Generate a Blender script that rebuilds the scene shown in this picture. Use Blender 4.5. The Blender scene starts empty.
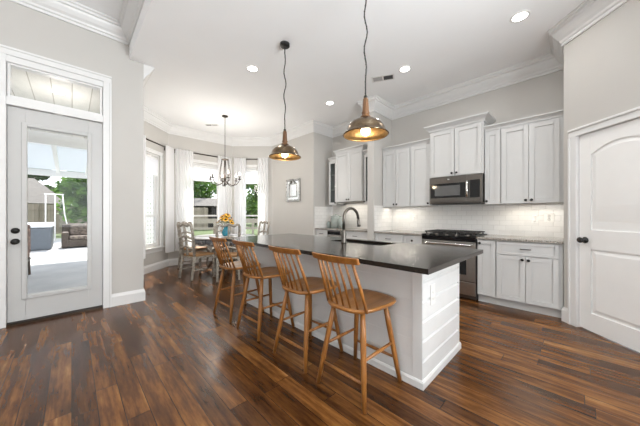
import bpy, bmesh, math, random
from mathutils import Vector, Matrix
S = bpy.context.scene
COL = S.collection
PI = math.pi
R = math.radians
rnd = random.Random(7)

# ------------------------------------------------------------------ camera, world, sun, exposure
CAM_H = 1.22
cd = bpy.data.cameras.new('camera'); cam = bpy.data.objects.new('camera', cd); COL.objects.link(cam)
cd.sensor_width = 36.0; cd.lens = 254.0/640.0*36.0; cd.shift_y = 2.0/640.0; cd.clip_start = 0.02; cd.clip_end = 200
cam.location = (0, 0, CAM_H); cam.rotation_euler = (PI/2, 0, R(45.65) - PI/2)
S.camera = cam
w = bpy.data.worlds.new('sky'); S.world = w; w.use_nodes = True
wn = w.node_tree.nodes; wl = w.node_tree.links; bg = wn['Background']
bg.inputs['Color'].default_value = (0.90, 0.95, 1.0, 1); bg.inputs['Strength'].default_value = 2.2
sd = bpy.data.lights.new('sun', 'SUN'); sd.energy = 7.0; sd.angle = R(0.8); sd.color = (1.0, 0.95, 0.86)
sun = bpy.data.objects.new('sun', sd); COL.objects.link(sun)
SUN_DIR = Vector((0.12, 0.62, 0.90))
sun.rotation_euler = SUN_DIR.to_track_quat('Z', 'Y').to_euler()
S.view_settings.view_transform = 'Standard'; S.view_settings.look = 'None'
S.view_settings.exposure = 0.26; S.view_settings.gamma = 1.0; S.view_settings.use_curve_mapping = False
CAN_POWER = 5.5
def fill_light(name, loc, aim, sx, sy, power):
    # unseen area light added behind the camera to brighten ceiling and room
    l = bpy.data.lights.new(name, 'AREA'); l.shape = 'RECTANGLE'; l.size = sx; l.size_y = sy; l.energy = power; l.color = (0.92, 0.97, 1.0)
    o = bpy.data.objects.new(name, l); COL.objects.link(o); o.location = loc
    o.rotation_euler = Vector(aim).to_track_quat('-Z', 'Y').to_euler()
fill_light('window_daylight', (-3.35, -0.8, 1.4), (0.9, 0.0, 0.35), 3.0, 1.6, 38)
fill_light('window_daylight', (2.2, -3.2, 1.4), (0.0, 0.40, 1.0), 2.6, 2.0, 820)
try:
    S.cycles.max_bounces = 10; S.cycles.diffuse_bounces = 6; S.cycles.sample_clamp_indirect = 4.0
    S.cycles.use_denoising = True
except Exception:
    pass

# ------------------------------------------------------------------ materials
def new_mat(name):
    m = bpy.data.materials.new(name); m.use_nodes = True
    return m, m.node_tree.nodes, m.node_tree.links, m.node_tree.nodes['Principled BSDF']
def nd(N, t, **k):
    n = N.new(t)
    for a, b in k.items(): setattr(n, a, b)
    return n
def mathn(N, L, op, a, b=None):
    n = nd(N, 'ShaderNodeMath', operation=op)
    for i, v in enumerate((a, b)):
        if v is None: continue
        if isinstance(v, (int, float)): n.inputs[i].default_value = v
        else: L.new(v, n.inputs[i])
    return n.outputs[0]
def ramp(N, L, fac, stops):
    n = nd(N, 'ShaderNodeValToRGB'); e = n.color_ramp.elements
    while len(e) < len(stops): e.new(0.5)
    for i, (p, c) in enumerate(stops): e[i].position = p; e[i].color = (*c, 1)
    L.new(fac, n.inputs[0]); return n.outputs[0]
def objco(N): return nd(N, 'ShaderNodeTexCoord').outputs['Object']
def mapped(N, L, scale, rot=(0, 0, 0), src=None):
    m = nd(N, 'ShaderNodeMapping'); m.inputs['Scale'].default_value = scale; m.inputs['Rotation'].default_value = rot
    L.new(src or objco(N), m.inputs['Vector']); return m.outputs[0]
def noise(N, L, vec, scale, detail=4, rough=0.55):
    n = nd(N, 'ShaderNodeTexNoise'); n.inputs['Scale'].default_value = scale; n.inputs['Detail'].default_value = detail
    n.inputs['Roughness'].default_value = rough; L.new(vec, n.inputs['Vector']); return n.outputs['Fac']
def bump(N, L, B, h, s=0.2, d=0.01):
    b = nd(N, 'ShaderNodeBump'); b.inputs['Strength'].default_value = s; b.inputs['Distance'].default_value = d
    L.new(h, b.inputs['Height']); L.new(b.outputs[0], B.inputs['Normal'])
def plain(name, c, rough=0.5, metal=0.0, var=0.06, scale=8.0, **k):
    """a base colour with slight mottling"""
    m, N, L, B = new_mat(name)
    f = noise(N, L, mapped(N, L, (1, 1, 1)), scale)
    L.new(ramp(N, L, f, [(0.3, tuple(x*(1-var) for x in c)), (0.7, tuple(min(1, x*(1+var)) for x in c))]), B.inputs['Base Color'])
    B.inputs['Roughness'].default_value = rough; B.inputs['Metallic'].default_value = metal
    for a, b in k.items(): B.inputs[a].default_value = b
    return m
def emit(name, c, s):
    m, N, L, B = new_mat(name)
    B.inputs['Base Color'].default_value = (*c, 1); B.inputs['Emission Color'].default_value = (*c, 1)
    B.inputs['Emission Strength'].default_value = s; return m
def glass(name, tint=(1, 1, 1), refl=0.06):
    m, N, L, B = new_mat(name)
    out = N['Material Output']; t = nd(N, 'ShaderNodeBsdfTransparent'); t.inputs[0].default_value = (*tint, 1)
    g = nd(N, 'ShaderNodeBsdfGlossy'); g.inputs['Roughness'].default_value = 0.02
    mx = nd(N, 'ShaderNodeMixShader'); fr = nd(N, 'ShaderNodeLayerWeight')
    L.new(mathn(N, L, 'ADD', mathn(N, L, 'MULTIPLY', mathn(N, L, 'POWER', fr.outputs['Facing'], 5.0), 0.5), 0.025), mx.inputs[0]); L.new(t.outputs[0], mx.inputs[1]); L.new(g.outputs[0], mx.inputs[2])
    L.new(mx.outputs[0], out.inputs['Surface']); return m
def sheer(name, c, trans):
    m, N, L, B = new_mat(name); out = N['Material Output']
    d = nd(N, 'ShaderNodeBsdfDiffuse'); d.inputs[0].default_value = (*c, 1)
    tl = nd(N, 'ShaderNodeBsdfTranslucent'); tl.inputs[0].default_value = (*c, 1)
    t = nd(N, 'ShaderNodeBsdfTransparent')
    a = nd(N, 'ShaderNodeMixShader'); a.inputs[0].default_value = 0.6
    L.new(d.outputs[0], a.inputs[1]); L.new(tl.outputs[0], a.inputs[2])
    b = nd(N, 'ShaderNodeMixShader')
    b.inputs[0].default_value = trans
    L.new(a.outputs[0], b.inputs[1]); L.new(t.outputs[0], b.inputs[2]); L.new(b.outputs[0], out.inputs['Surface'])
    return m
def floor_mat():
    m, N, L, B = new_mat('dark_plank_floor')
    sx = nd(N, 'ShaderNodeSeparateXYZ'); L.new(objco(N), sx.inputs[0])
    W, LEN = 0.118, 1.22
    xr = mathn(N, L, 'DIVIDE', sx.outputs[0], W); row = mathn(N, L, 'FLOOR', xr); fx = mathn(N, L, 'FRACT', xr)
    wn1 = nd(N, 'ShaderNodeTexWhiteNoise', noise_dimensions='1D'); L.new(row, wn1.inputs['W'])
    yr = mathn(N, L, 'ADD', mathn(N, L, 'DIVIDE', sx.outputs[1], LEN), mathn(N, L, 'MULTIPLY', wn1.outputs[0], 7.3))
    pid = mathn(N, L, 'FLOOR', yr); fy = mathn(N, L, 'FRACT', yr)
    cv = nd(N, 'ShaderNodeCombineXYZ'); L.new(row, cv.inputs[0]); L.new(pid, cv.inputs[1])
    wn2 = nd(N, 'ShaderNodeTexWhiteNoise', noise_dimensions='2D'); L.new(cv.outputs[0], wn2.inputs['Vector'])
    # grain streaks, shifted per plank
    off = nd(N, 'ShaderNodeVectorMath', operation='MULTIPLY_ADD'); L.new(wn2.outputs['Color'], off.inputs[0])
    off.inputs[1].default_value = (9, 9, 9); L.new(objco(N), off.inputs[2])
    g1 = noise(N, L, mapped(N, L, (30, 1.6, 1), src=off.outputs[0]), 1.0, 6, 0.6)
    g2 = noise(N, L, mapped(N, L, (9, 1.5, 1), src=off.outputs[0]), 1.0, 6, 0.7)
    tone = mathn(N, L, 'ADD', mathn(N, L, 'MULTIPLY', wn2.outputs['Value'], 0.24), mathn(N, L, 'ADD', mathn(N, L, 'MULTIPLY', g1, 0.65), mathn(N, L, 'MULTIPLY', g2, 1.0)))
    tone = mathn(N, L, 'ADD', mathn(N, L, 'MULTIPLY', tone, 0.85), -0.27)
    col = ramp(N, L, tone, [(0.10, (0.013, 0.0052, 0.0020)), (0.36, (0.036, 0.0128, 0.0036)), (0.52, (0.088, 0.0320, 0.0080)), (0.68, (0.190, 0.078, 0.0200)), (0.86, (0.36, 0.18, 0.062))])
    ex = mathn(N, L, 'MINIMUM', fx, mathn(N, L, 'SUBTRACT', 1.0, fx))
    ey = mathn(N, L, 'MULTIPLY', mathn(N, L, 'MINIMUM', fy, mathn(N, L, 'SUBTRACT', 1.0, fy)), LEN/W)
    e = mathn(N, L, 'MINIMUM', ex, ey)
    gap = mathn(N, L, 'LESS_THAN', e, 0.014)
    mx = nd(N, 'ShaderNodeMix', data_type='RGBA'); L.new(gap, mx.inputs['Factor']); L.new(col, mx.inputs[6]); mx.inputs[7].default_value = (0.008, 0.005, 0.004, 1)
    L.new(mx.outputs[2], B.inputs['Base Color'])
    L.new(mathn(N, L, 'ADD', mathn(N, L, 'MULTIPLY', g1, 0.12), 0.18), B.inputs['Roughness'])
    B.inputs['Specular IOR Level'].default_value = 0.30
    h = mathn(N, L, 'SUBTRACT', mathn(N, L, 'MULTIPLY', g1, 0.4), mathn(N, L, 'MULTIPLY', gap, 0.8))
    bump(N, L, B, h, 0.10, 0.004)
    return m
def wood(name, dark, light, scale=1.0, axis=2, rough=0.38):
    m, N, L, B = new_mat(name)
    sc = [34, 34, 34]; sc[axis] = 2.5
    f = noise(N, L, mapped(N, L, tuple(s*scale for s in sc)), 1.0, 5, 0.6)
    L.new(ramp(N, L, f, [(0.3, dark), (0.7, light)]), B.inputs['Base Color'])
    B.inputs['Roughness'].default_value = rough
    return m
def granite():
    m, N, L, B = new_mat('speckled_granite')
    v = nd(N, 'ShaderNodeTexVoronoi'); v.inputs['Scale'].default_value = 120; L.new(objco(N), v.inputs['Vector'])
    f = noise(N, L, objco(N), 55, 5, 0.7)
    t = mathn(N, L, 'ADD', mathn(N, L, 'MULTIPLY', f, 0.9), mathn(N, L, 'MULTIPLY', v.outputs['Distance'], 0.35))
    L.new(ramp(N, L, t, [(0.40, (0.03, 0.026, 0.022)), (0.52, (0.14, 0.12, 0.10)), (0.66, (0.30, 0.275, 0.245)), (0.82, (0.46, 0.44, 0.40))]), B.inputs['Base Color'])
    B.inputs['Roughness'].default_value = 0.18; return m
def blackstone():
    m, N, L, B = new_mat('black_leathered_stone')
    f = noise(N, L, objco(N), 140, 5, 0.7)
    L.new(ramp(N, L, f, [(0.35, (0.010, 0.008, 0.007)), (0.72, (0.034, 0.028, 0.023))]), B.inputs['Base Color'])
    B.inputs['Roughness'].default_value = 0.14; B.inputs['Specular IOR Level'].default_value = 0.40
    bump(N, L, B, f, 0.10, 0.002); return m
def tile():
    m, N, L, B = new_mat('white_subway_tile')
    sx = nd(N, 'ShaderNodeSeparateXYZ'); L.new(objco(N), sx.inputs[0])
    cv = nd(N, 'ShaderNodeCombineXYZ'); L.new(mathn(N, L, 'ADD', sx.outputs[0], sx.outputs[1]), cv.inputs[0]); L.new(sx.outputs[2], cv.inputs[1])
    b = nd(N, 'ShaderNodeTexBrick'); L.new(cv.outputs[0], b.inputs['Vector'])
    b.inputs['Color1'].default_value = (0.80, 0.79, 0.77, 1); b.inputs['Color2'].default_value = (0.74, 0.73, 0.71, 1); b.inputs['Mortar'].default_value = (0.66, 0.65, 0.63, 1)
    b.inputs['Scale'].default_value = 1.0; b.inputs['Brick Width'].default_value = 0.152; b.inputs['Row Height'].default_value = 0.076
    b.inputs['Mortar Size'].default_value = 0.003; b.inputs['Mortar Smooth'].default_value = 0.3
    L.new(b.outputs['Color'], B.inputs['Base Color']); B.inputs['Roughness'].default_value = 0.16
    bump(N, L, B, mathn(N, L, 'SUBTRACT', 1.0, b.outputs['Fac']), 0.5, 0.004); return m
def boards(name, c, gapc, width, axis, rough=0.6):
    m, N, L, B = new_mat(name)
    sx = nd(N, 'ShaderNodeSeparateXYZ'); L.new(objco(N), sx.inputs[0])
    q = mathn(N, L, 'DIVIDE', sx.outputs[axis], width); fr = mathn(N, L, 'FRACT', q)
    wn1 = nd(N, 'ShaderNodeTexWhiteNoise', noise_dimensions='1D'); L.new(mathn(N, L, 'FLOOR', q), wn1.inputs['W'])
    sc = [9, 9, 9]; sc[axis] = 30
    f = noise(N, L, mapped(N, L, tuple(sc)), 0.5, 4)
    t = mathn(N, L, 'ADD', mathn(N, L, 'MULTIPLY', wn1.outputs[0], 0.5), mathn(N, L, 'MULTIPLY', f, 0.5))
    col = ramp(N, L, t, [(0.1, tuple(x*0.78 for x in c)), (0.9, tuple(min(1, x*1.12) for x in c))])
    mx = nd(N, 'ShaderNodeMix', data_type='RGBA'); L.new(mathn(N, L, 'LESS_THAN', fr, 0.05), mx.inputs['Factor'])
    L.new(col, mx.inputs[6]); mx.inputs[7].default_value = (*gapc, 1); L.new(mx.outputs[2], B.inputs['Base Color'])
    B.inputs['Roughness'].default_value = rough; return m
def mottled(name, stops, scale, rough=0.8, bm=0.0, detail=5):
    m, N, L, B = new_mat(name)
    f = noise(N, L, objco(N), scale, detail, 0.65); L.new(ramp(N, L, f, stops), B.inputs['Base Color'])
    B.inputs['Roughness'].default_value = rough
    if bm: bump(N, L, B, f, bm, 0.02)
    return m
def leafmat(name, a, b):
    m, N, L, B = new_mat(name)
    o = nd(N, 'ShaderNodeNewGeometry'); r = o.outputs['Random Per Island']
    L.new(ramp(N, L, r, [(0.0, a), (1.0, b)]), B.inputs['Base Color']); B.inputs['Roughness'].default_value = 0.5
    out = N['Material Output']; tl = nd(N, 'ShaderNodeBsdfTranslucent'); L.new(ramp(N, L, r, [(0, a), (1, b)]), tl.inputs[0])
    mx = nd(N, 'ShaderNodeMixShader'); mx.inputs[0].default_value = 0.35
    L.new(B.outputs[0], mx.inputs[1]); L.new(tl.outputs[0], mx.inputs[2]); L.new(mx.outputs[0], out.inputs['Surface']); return m

M = {}
M['wall'] = plain('wall_paint', (0.52, 0.502, 0.475), 0.75, var=0.012, scale=2)
M['ceiling'] = plain('ceiling_paint', (0.90, 0.905, 0.91), 0.85, var=0.01, scale=2)
M['trim'] = plain('trim_paint', (0.72, 0.718, 0.71), 0.38, var=0.01)
M['cabinet'] = plain('cabinet_paint', (0.585, 0.585, 0.578), 0.36, var=0.01)
M['shiplap'] = plain('island_paint', (0.69, 0.69, 0.685), 0.45, var=0.03, scale=5)
M['doorpaint'] = plain('door_paint', (0.50, 0.495, 0.485), 0.38, var=0.01)
M['pantrypaint'] = plain('pantry_door_paint', (0.84, 0.838, 0.83), 0.35, var=0.01)
M['floor'] = floor_mat(); M['granite'] = granite(); M['blackstone'] = blackstone(); M['tile'] = tile()
M['steel'] = plain('stainless_steel', (0.42, 0.40, 0.38), 0.30, 1.0, 0.05, 30)
M['slate'] = plain('slate_steel', (0.16, 0.15, 0.14), 0.34, 1.0, 0.05, 30)
M['brightsteel'] = plain('bright_steel', (0.72, 0.71, 0.69), 0.22, 1.0, 0.04, 30)
M['blackmetal'] = plain('black_metal', (0.018, 0.017, 0.016), 0.42, 0.4)
M['castiron'] = plain('cast_iron', (0.03, 0.027, 0.025), 0.5, 0.2)
M['blackglass'] = plain('black_glass', (0.012, 0.012, 0.013), 0.05)
M['greyglass'] = plain('dark_window_mesh', (0.11, 0.11, 0.11), 0.08)
M['bronze'] = plain('oil_rubbed_bronze', (0.05, 0.038, 0.03), 0.4, 0.8)
M['nickel'] = plain('brushed_nickel', (0.12, 0.108, 0.095), 0.34, 1.0, 0.06, 40)
M['pewter'] = mottled('aged_pewter', [(0.3, (0.10, 0.068, 0.040)), (0.6, (0.23, 0.17, 0.11)), (0.8, (0.46, 0.38, 0.28))], 14, 0.22)
M['pewter'].node_tree.nodes['Principled BSDF'].inputs['Metallic'].default_value = 1.0
M['brass'] = mottled('brass_lining', [(0.3, (0.28, 0.17, 0.07)), (0.7, (0.52, 0.35, 0.16))], 18, 0.38)
M['brass'].node_tree.nodes['Principled BSDF'].inputs['Metallic'].default_value = 0.9
M['neckwood'] = wood('turned_wood', (0.10, 0.042, 0.011), (0.20, 0.088, 0.028))
M['cord'] = plain('braided_cord', (0.03, 0.028, 0.027), 0.7, var=0.5, scale=160)
M['oak'] = wood('honey_oak', (0.180, 0.064, 0.011), (0.355, 0.148, 0.034))
M['oakseat'] = wood('honey_oak_seat', (0.22, 0.084, 0.0175), (0.38, 0.165, 0.043), axis=0, rough=0.3)
M['bulb'] = emit('warm_bulb', (1.0, 0.86, 0.66), 5.0)
M['candlebulb'] = emit('candle_bulb', (1.0, 0.90, 0.78), 5.0)
M['can'] = emit('downlight_lens', (1.0, 0.97, 0.92), 8.0)
M['vent'] = plain('vent_white', (0.72, 0.71, 0.69), 0.5)
M['ventgrey'] = plain('vent_grey', (0.36, 0.36, 0.36), 0.6)
M['ventdark'] = plain('vent_dark', (0.06, 0.06, 0.06), 0.7)
M['glass'] = glass('clear_glass'); M['cabglass'] = glass('cabinet_glass', (0.75, 0.78, 0.78))
M['sheer'] = sheer('sheer_white_curtain', (0.97, 0.97, 0.98), 0.10)
M['shade'] = sheer('white_roller_shade', (0.93, 0.93, 0.95), 0.0)
M['plate'] = plain('white_plastic', (0.78, 0.77, 0.75), 0.35, var=0.01)
M['outletgap'] = plain('outlet_slots', (0.22, 0.21, 0.20), 0.6)
M['greychair'] = mottled('grey_distressed_paint', [(0.35, (0.20, 0.175, 0.145)), (0.6, (0.42, 0.39, 0.335)), (0.8, (0.56, 0.53, 0.47))], 30, 0.55)
M['rush'] = wood('woven_rush', (0.26, 0.13, 0.05), (0.46, 0.26, 0.11), axis=0, rough=0.6)
M['tabletop'] = mottled('pale_grey_tabletop', [(0.3, (0.58, 0.58, 0.60)), (0.7, (0.74, 0.74, 0.77))], 6, 0.22)
M['tableapron'] = mottled('blue_grey_carving', [(0.4, (0.09, 0.10, 0.12)), (0.55, (0.24, 0.26, 0.29)), (0.66, (0.52, 0.53, 0.54))], 22, 0.5)
M['darkwood'] = wood('dark_pedestal_wood', (0.045, 0.03, 0.022), (0.12, 0.08, 0.055))
M['teal'] = plain('teal_glass', (0.03, 0.22, 0.30), 0.06, var=0.3, scale=20)
M['petal'] = mottled('yellow_petals', [(0.35, (0.70, 0.30, 0.005)), (0.6, (0.88, 0.52, 0.01))], 40, 0.6)
M['flowerheart'] = plain('brown_flower_heart', (0.06, 0.03, 0.012), 0.8)
M['greenstem'] = plain('green_stem', (0.07, 0.16, 0.035), 0.6, var=0.3)
M['mirror'] = plain('mirror_silver', (0.86, 0.87, 0.87), 0.03, 1.0, 0.0)
M['silverframe'] = mottled('antique_silver', [(0.35, (0.22, 0.22, 0.21)), (0.7, (0.62, 0.61, 0.59))], 25, 0.25)
M['silverframe'].node_tree.nodes['Principled BSDF'].inputs['Metallic'].default_value = 0.9
M['canister'] = plain('sage_glass', (0.30, 0.335, 0.315), 0.12, var=0.15)
# outdoors
M['concrete'] = mottled('patio_concrete', [(0.35, (0.33, 0.34, 0.36)), (0.7, (0.43, 0.43, 0.44))], 1.5, 0.7)
M['grass'] = mottled('lawn_grass', [(0.35, (0.045, 0.075, 0.022)), (0.7, (0.11, 0.15, 0.055))], 3, 0.9)
M['porchboard'] = boards('cream_porch_boards', (0.86, 0.84, 0.79), (0.45, 0.42, 0.37), 0.20, 0)
M['covers'] = sheer('pale_blue_cover', (0.58, 0.61, 0.64), 0.0)
M['whitepaint'] = plain('white_outdoor_paint', (0.82, 0.82, 0.82), 0.5, var=0.02)
M['fence'] = boards('grey_fence_boards', (0.30, 0.26, 0.21), (0.05, 0.045, 0.04), 0.14, 0, 0.85)
M['roof'] = mottled('grey_shingles', [(0.35, (0.10, 0.094, 0.09)), (0.7, (0.17, 0.16, 0.152))], 6, 0.9)
M['housewall'] = plain('tan_house_wall', (0.33, 0.29, 0.25), 0.8)
M['hutdark'] = plain('dark_hut_boards', (0.025, 0.022, 0.02), 0.8, var=0.3)
M['tub'] = plain('slate_blue_tub', (0.12, 0.14, 0.165), 0.5, var=0.08)
M['tubcover'] = plain('pale_vinyl_cover', (0.78, 0.82, 0.86), 0.45)
M['wicker'] = mottled('dark_wicker', [(0.4, (0.035, 0.026, 0.02)), (0.65, (0.12, 0.09, 0.07))], 60, 0.6, 0.6)
M['cushion'] = mottled('tan_cushion', [(0.4, (0.06, 0.045, 0.038)), (0.65, (0.25, 0.205, 0.17))], 12, 0.85)
M['pattern'] = mottled('brown_pattern_fabric', [(0.45, (0.03, 0.02, 0.018)), (0.55, (0.22, 0.09, 0.06)), (0.65, (0.55, 0.45, 0.38))], 18, 0.85)
M['bark'] = mottled('tree_bark', [(0.35, (0.05, 0.04, 0.032)), (0.7, (0.13, 0.11, 0.09))], 9, 0.9, 0.4)
M['leaf'] = leafmat('bright_leaves', (0.035, 0.115, 0.014), (0.17, 0.31, 0.045))
M['leafdark'] = leafmat('dark_leaves', (0.018, 0.05, 0.014), (0.075, 0.13, 0.045))

# ------------------------------------------------------------------ mesh builder
class MB:
    def __init__(s): s.v = []; s.f = []; s.sm = []
    def add(s, verts, faces, smooth=False, mat=None):
        o = len(s.v)
        s.v += [tuple(mat @ Vector(p)) if mat else tuple(p) for p in verts]
        s.f += [tuple(i + o for i in f) for f in faces]; s.sm += [smooth]*len(faces); return s
    def box(s, x0, x1, y0, y1, z0, z1, mat=None):
        v = [(x, y, z) for z in (z0, z1) for y in (y0, y1) for x in (x0, x1)]
        return s.add(v, [(0, 2, 3, 1), (4, 5, 7, 6), (0, 1, 5, 4), (2, 6, 7, 3), (0, 4, 6, 2), (1, 3, 7, 5)], False, mat)
    def prism(s, poly, z0, z1, mat=None):
        a = sum(poly[i][0]*poly[(i+1) % len(poly)][1] - poly[(i+1) % len(poly)][0]*poly[i][1] for i in range(len(poly)))
        if a < 0: poly = poly[::-1]
        n = len(poly); v = [(x, y, z0) for x, y in poly] + [(x, y, z1) for x, y in poly]
        return s.add(v, [tuple(range(n-1, -1, -1)), tuple(range(n, 2*n))] + [(i, (i+1) % n, n+(i+1) % n, n+i) for i in range(n)], False, mat)
    def lathe(s, prof, seg=24, mat=None, c=(0, 0, 0), caps=True):
        v = []; f = []; n = len(prof)
        for k in range(seg):
            a = 2*PI*k/seg
            v += [(c[0]+r*math.cos(a), c[1]+r*math.sin(a), c[2]+z) for r, z in prof]
        for k in range(seg):
            k2 = (k+1) % seg
            for i in range(n-1): f.append((k*n+i, k2*n+i, k2*n+i+1, k*n+i+1))
        if caps:
            if prof[0][0] > 1e-5: f.append(tuple(k*n for k in range(seg-1, -1, -1)))
            if prof[-1][0] > 1e-5: f.append(tuple(k*n+n-1 for k in range(seg)))
        return s.add(v, f, True, mat)
    def tube(s, pts, r, seg=8, mat=None, flat=1.0):
        pts = [Vector(p) for p in pts]; n = len(pts); rs = r if isinstance(r, (list, tuple)) else [r]*n
        v = []; f = []; up = None
        for i, p in enumerate(pts):
            d = (pts[min(i+1, n-1)] - pts[max(i-1, 0)]).normalized()
            if up is None: up = Vector((0, 0, 1)) if abs(d.z) < 0.9 else Vector((1, 0, 0))
            a = d.cross(up)
            if a.length < 1e-4: a = d.cross(Vector((0, 1, 0)))
            a.normalize(); b = a.cross(d).normalized(); up = b
            for k in range(seg):
                t = 2*PI*k/seg; v.append(p + a*(rs[i]*math.cos(t)) + b*(rs[i]*flat*math.sin(t)))
        for i in range(n-1):
            for k in range(seg): f.append((i*seg+k, i*seg+(k+1) % seg, (i+1)*seg+(k+1) % seg, (i+1)*seg+k))
        f.append(tuple(range(seg-1, -1, -1))); f.append(tuple((n-1)*seg+k for k in range(seg)))
        return s.add(v, f, True, mat)
    def sweep(s, path, prof, z=0.0, closed=False, mat=None):
        """prof (out, z) polygon swept along a 2D path, out = to the right of travel, mitred"""
        P = [Vector(p) for p in path]; n = len(P); m = len(prof); v = []
        for i in range(n):
            dn = (P[(i+1) % n]-P[i]).normalized() if (i < n-1 or closed) else None
            dp = (P[i]-P[i-1]).normalized() if (i > 0 or closed) else None
            d1 = dp or dn; d2 = dn or dp
            n1 = Vector((d1.y, -d1.x)); n2 = Vector((d2.y, -d2.x)); b = (n1+n2)
            b = b/(1+n1.dot(n2)) if 1+n1.dot(n2) > 0.05 else n1
            v += [(P[i].x+b.x*o, P[i].y+b.y*o, z+h) for o, h in prof]
        f = []
        for i in range(n if closed else n-1):
            j = (i+1) % n
            for k in range(m): f.append((i*m+k, j*m+k, j*m+(k+1) % m, i*m+(k+1) % m))
        if not closed: f += [tuple(range(m-1, -1, -1)), tuple((n-1)*m+k for k in range(m))]
        return s.add(v, f, False, mat)
    def ball(s, c, r, seg=12, rings=8, sc=(1, 1, 1), mat=None):
        pr = [(max(1e-6, r*math.sin(PI*i/rings)), -r*math.cos(PI*i/rings)) for i in range(rings+1)]
        T = Matrix.Translation(c) @ Matrix.Diagonal((*sc, 1))
        return s.lathe(pr, seg, (mat @ T) if mat else T, caps=False)
    def build(s, name, mat, parent=None, bevel=0.0, seg=2, loc=None, rotz=0.0):
        me = bpy.data.meshes.new(name); me.from_pydata(s.v, [], s.f)
        me.polygons.foreach_set('use_smooth', s.sm)
        bm = bmesh.new(); bm.from_mesh(me); bmesh.ops.remove_doubles(bm, verts=bm.verts, dist=1e-6)
        bmesh.ops.recalc_face_normals(bm, faces=bm.faces); bm.to_mesh(me); bm.free()
        me.materials.append(M[mat] if isinstance(mat, str) else mat)
        o = bpy.data.objects.new(name, me); COL.objects.link(o)
        if parent: o.parent = parent
        if loc: o.location = loc
        o.rotation_euler[2] = rotz
        if bevel:
            b = o.modifiers.new('bevel', 'BEVEL'); b.width = bevel; b.segments = seg; b.limit_method = 'ANGLE'; b.angle_limit = R(40)
        return o
def tag(o, label=None, cat=None, group=None, kind=None):
    for k, v in (('label', label), ('category', cat), ('group', group), ('kind', kind)):
        if v: o[k] = v
    return o
def empty(name, loc, rotz=0.0, label=None, cat=None, group=None, kind=None, rot=None):
    o = bpy.data.objects.new(name, None); COL.objects.link(o); o.empty_display_size = 0.1
    o.location = loc; o.rotation_euler = rot or (0, 0, rotz); return tag(o, label, cat, group, kind)
KIDS = {}
def copy_tree(o, parent=None):
    c = o.copy(); COL.objects.link(c)
    if parent: c.parent = parent
    for ch in [x for x in COL.objects if x.parent == o]: copy_tree(ch, c)
    return c
def struct(o): o['kind'] = 'structure'; return o
def arc(cx, cy, r, a0, a1, n): return [(cx+r*math.cos(a0+(a1-a0)*i/n), cy+r*math.sin(a0+(a1-a0)*i/n)) for i in range(n+1)]

# ------------------------------------------------------------------ the shell
H = 3.38; HL = 3.78; T = 0.14
DY = 4.36; WX = 0.735; RX = 4.70; PX = 4.05; BY = 6.87
A0 = (WX, 5.955); A1 = (1.65, BY); C0 = (3.25, BY); C1 = (PX, 6.07)
K = (PX, 0.13); Q2 = 0.70710678; PEND = (K[0]-2.6*Q2, K[1]-2.6*Q2)
struct(MB().prism([(-3.6, -3.6), (4.9, -3.6), (4.9, 6.15), (4.2, 6.15), (3.33, 7.0), (1.58, 7.0), (0.62, 6.04), (0.62, 4.50), (-3.6, 4.50)], -0.12, 0.0).build('floor', 'floor'))
struct(MB().prism([(0.57, -3.6), (4.9, -3.6), (4.9, 6.15), (4.2, 6.15), (3.33, 7.0), (1.58, 7.0), (0.60, 6.02), (0.60, 4.50), (0.57, 4.36)], H, HL+0.15).build('ceiling', 'ceiling'))
struct(MB().box(-3.6, 0.57, -3.6, 4.5, HL, HL+0.15).build('ceiling', 'ceiling'))
def wall(name, org, ang, length, openings=(), h=H+0.05, ext=(0, 0), thick=T, mat='wall'):
    b = MB(); xs = sorted({-ext[0], length+ext[1], *[o[0] for o in openings], *[o[1] for o in openings]})
    for x0, x1 in zip(xs, xs[1:]):
        zs = [0.0]
        for o in sorted(openings, key=lambda q: q[2]):
            if o[0] <= x0+1e-6 and o[1] >= x1-1e-6: zs += [o[2], o[3]]
        zs.append(h)
        for z0, z1 in zip(zs[::2], zs[1::2]):
            if z1 - z0 > 1e-4: b.box(x0, x1, 0, thick, z0, z1)
    return struct(b.build(name, mat, loc=(org[0], org[1], 0), rotz=ang))
DOOR_L, DOOR_R = -0.505, 0.288
wall('wall_left', (-3.6, DY), 0, 3.6+WX, [(DOOR_L-0.02+3.6, DOOR_R+0.02+3.6, 0.0, 2.91)], h=HL+0.05)
struct(MB().box(WX-T, WX, DY+T, A0[1]+0.04, 0, H+0.05).build('wall_nook', 'wall'))
wall('wall_rear', (-3.6, -3.6), R(90), 8.1, [(2.6, 5.0, 0.8, 2.4)], h=HL+0.05, ext=(0.14, 0))
wall('wall_rear_side', (4.9, -3.6), R(180), 8.5, [(2.8, 5.2, 0.8, 2.4)], h=HL+0.05)
LA = math.hypot(A1[0]-A0[0], A1[1]-A0[1]); LC = math.hypot(C1[0]-C0[0], C1[1]-C0[1])
WZ0, WZ1 = 0.53, 2.56
WA = (0.335, 0.985); WB = (0.33, 1.27); WC = (LC/2-0.31, LC/2+0.31)
wall('wall_bay_left', A0, R(45), LA, [(*WA, WZ0, WZ1)], ext=(0.05, 0.05))
wall('wall_bay_back', A1, 0, C0[0]-A1[0], [(*WB, WZ0, WZ1)], ext=(0.05, 0.05))
wall('wall_bay_right', C0, R(-45), LC, [(*WC, WZ0, WZ1)], ext=(0.05, 0.05))
struct(MB().box(PX, RX+0.2, DY, 6.13, 0, H+0.05).build('wall_dining', 'wall'))
struct(MB().box(4.04, RX, 2.70, 2.84, 0, H+0.05).build('wall_stub', 'wall', bevel=0.006))
struct(MB().box(RX, RX+0.2, -0.2, DY, 0, H+0.05).build('wall_right', 'wall'))
PD0, PD1 = 0.165, 0.945   # pantry door opening along the diagonal
wall('wall_pantry', K, R(-135), 2.6, [(PD0-0.015, PD1+0.015, 0.0, 2.085)])
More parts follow.
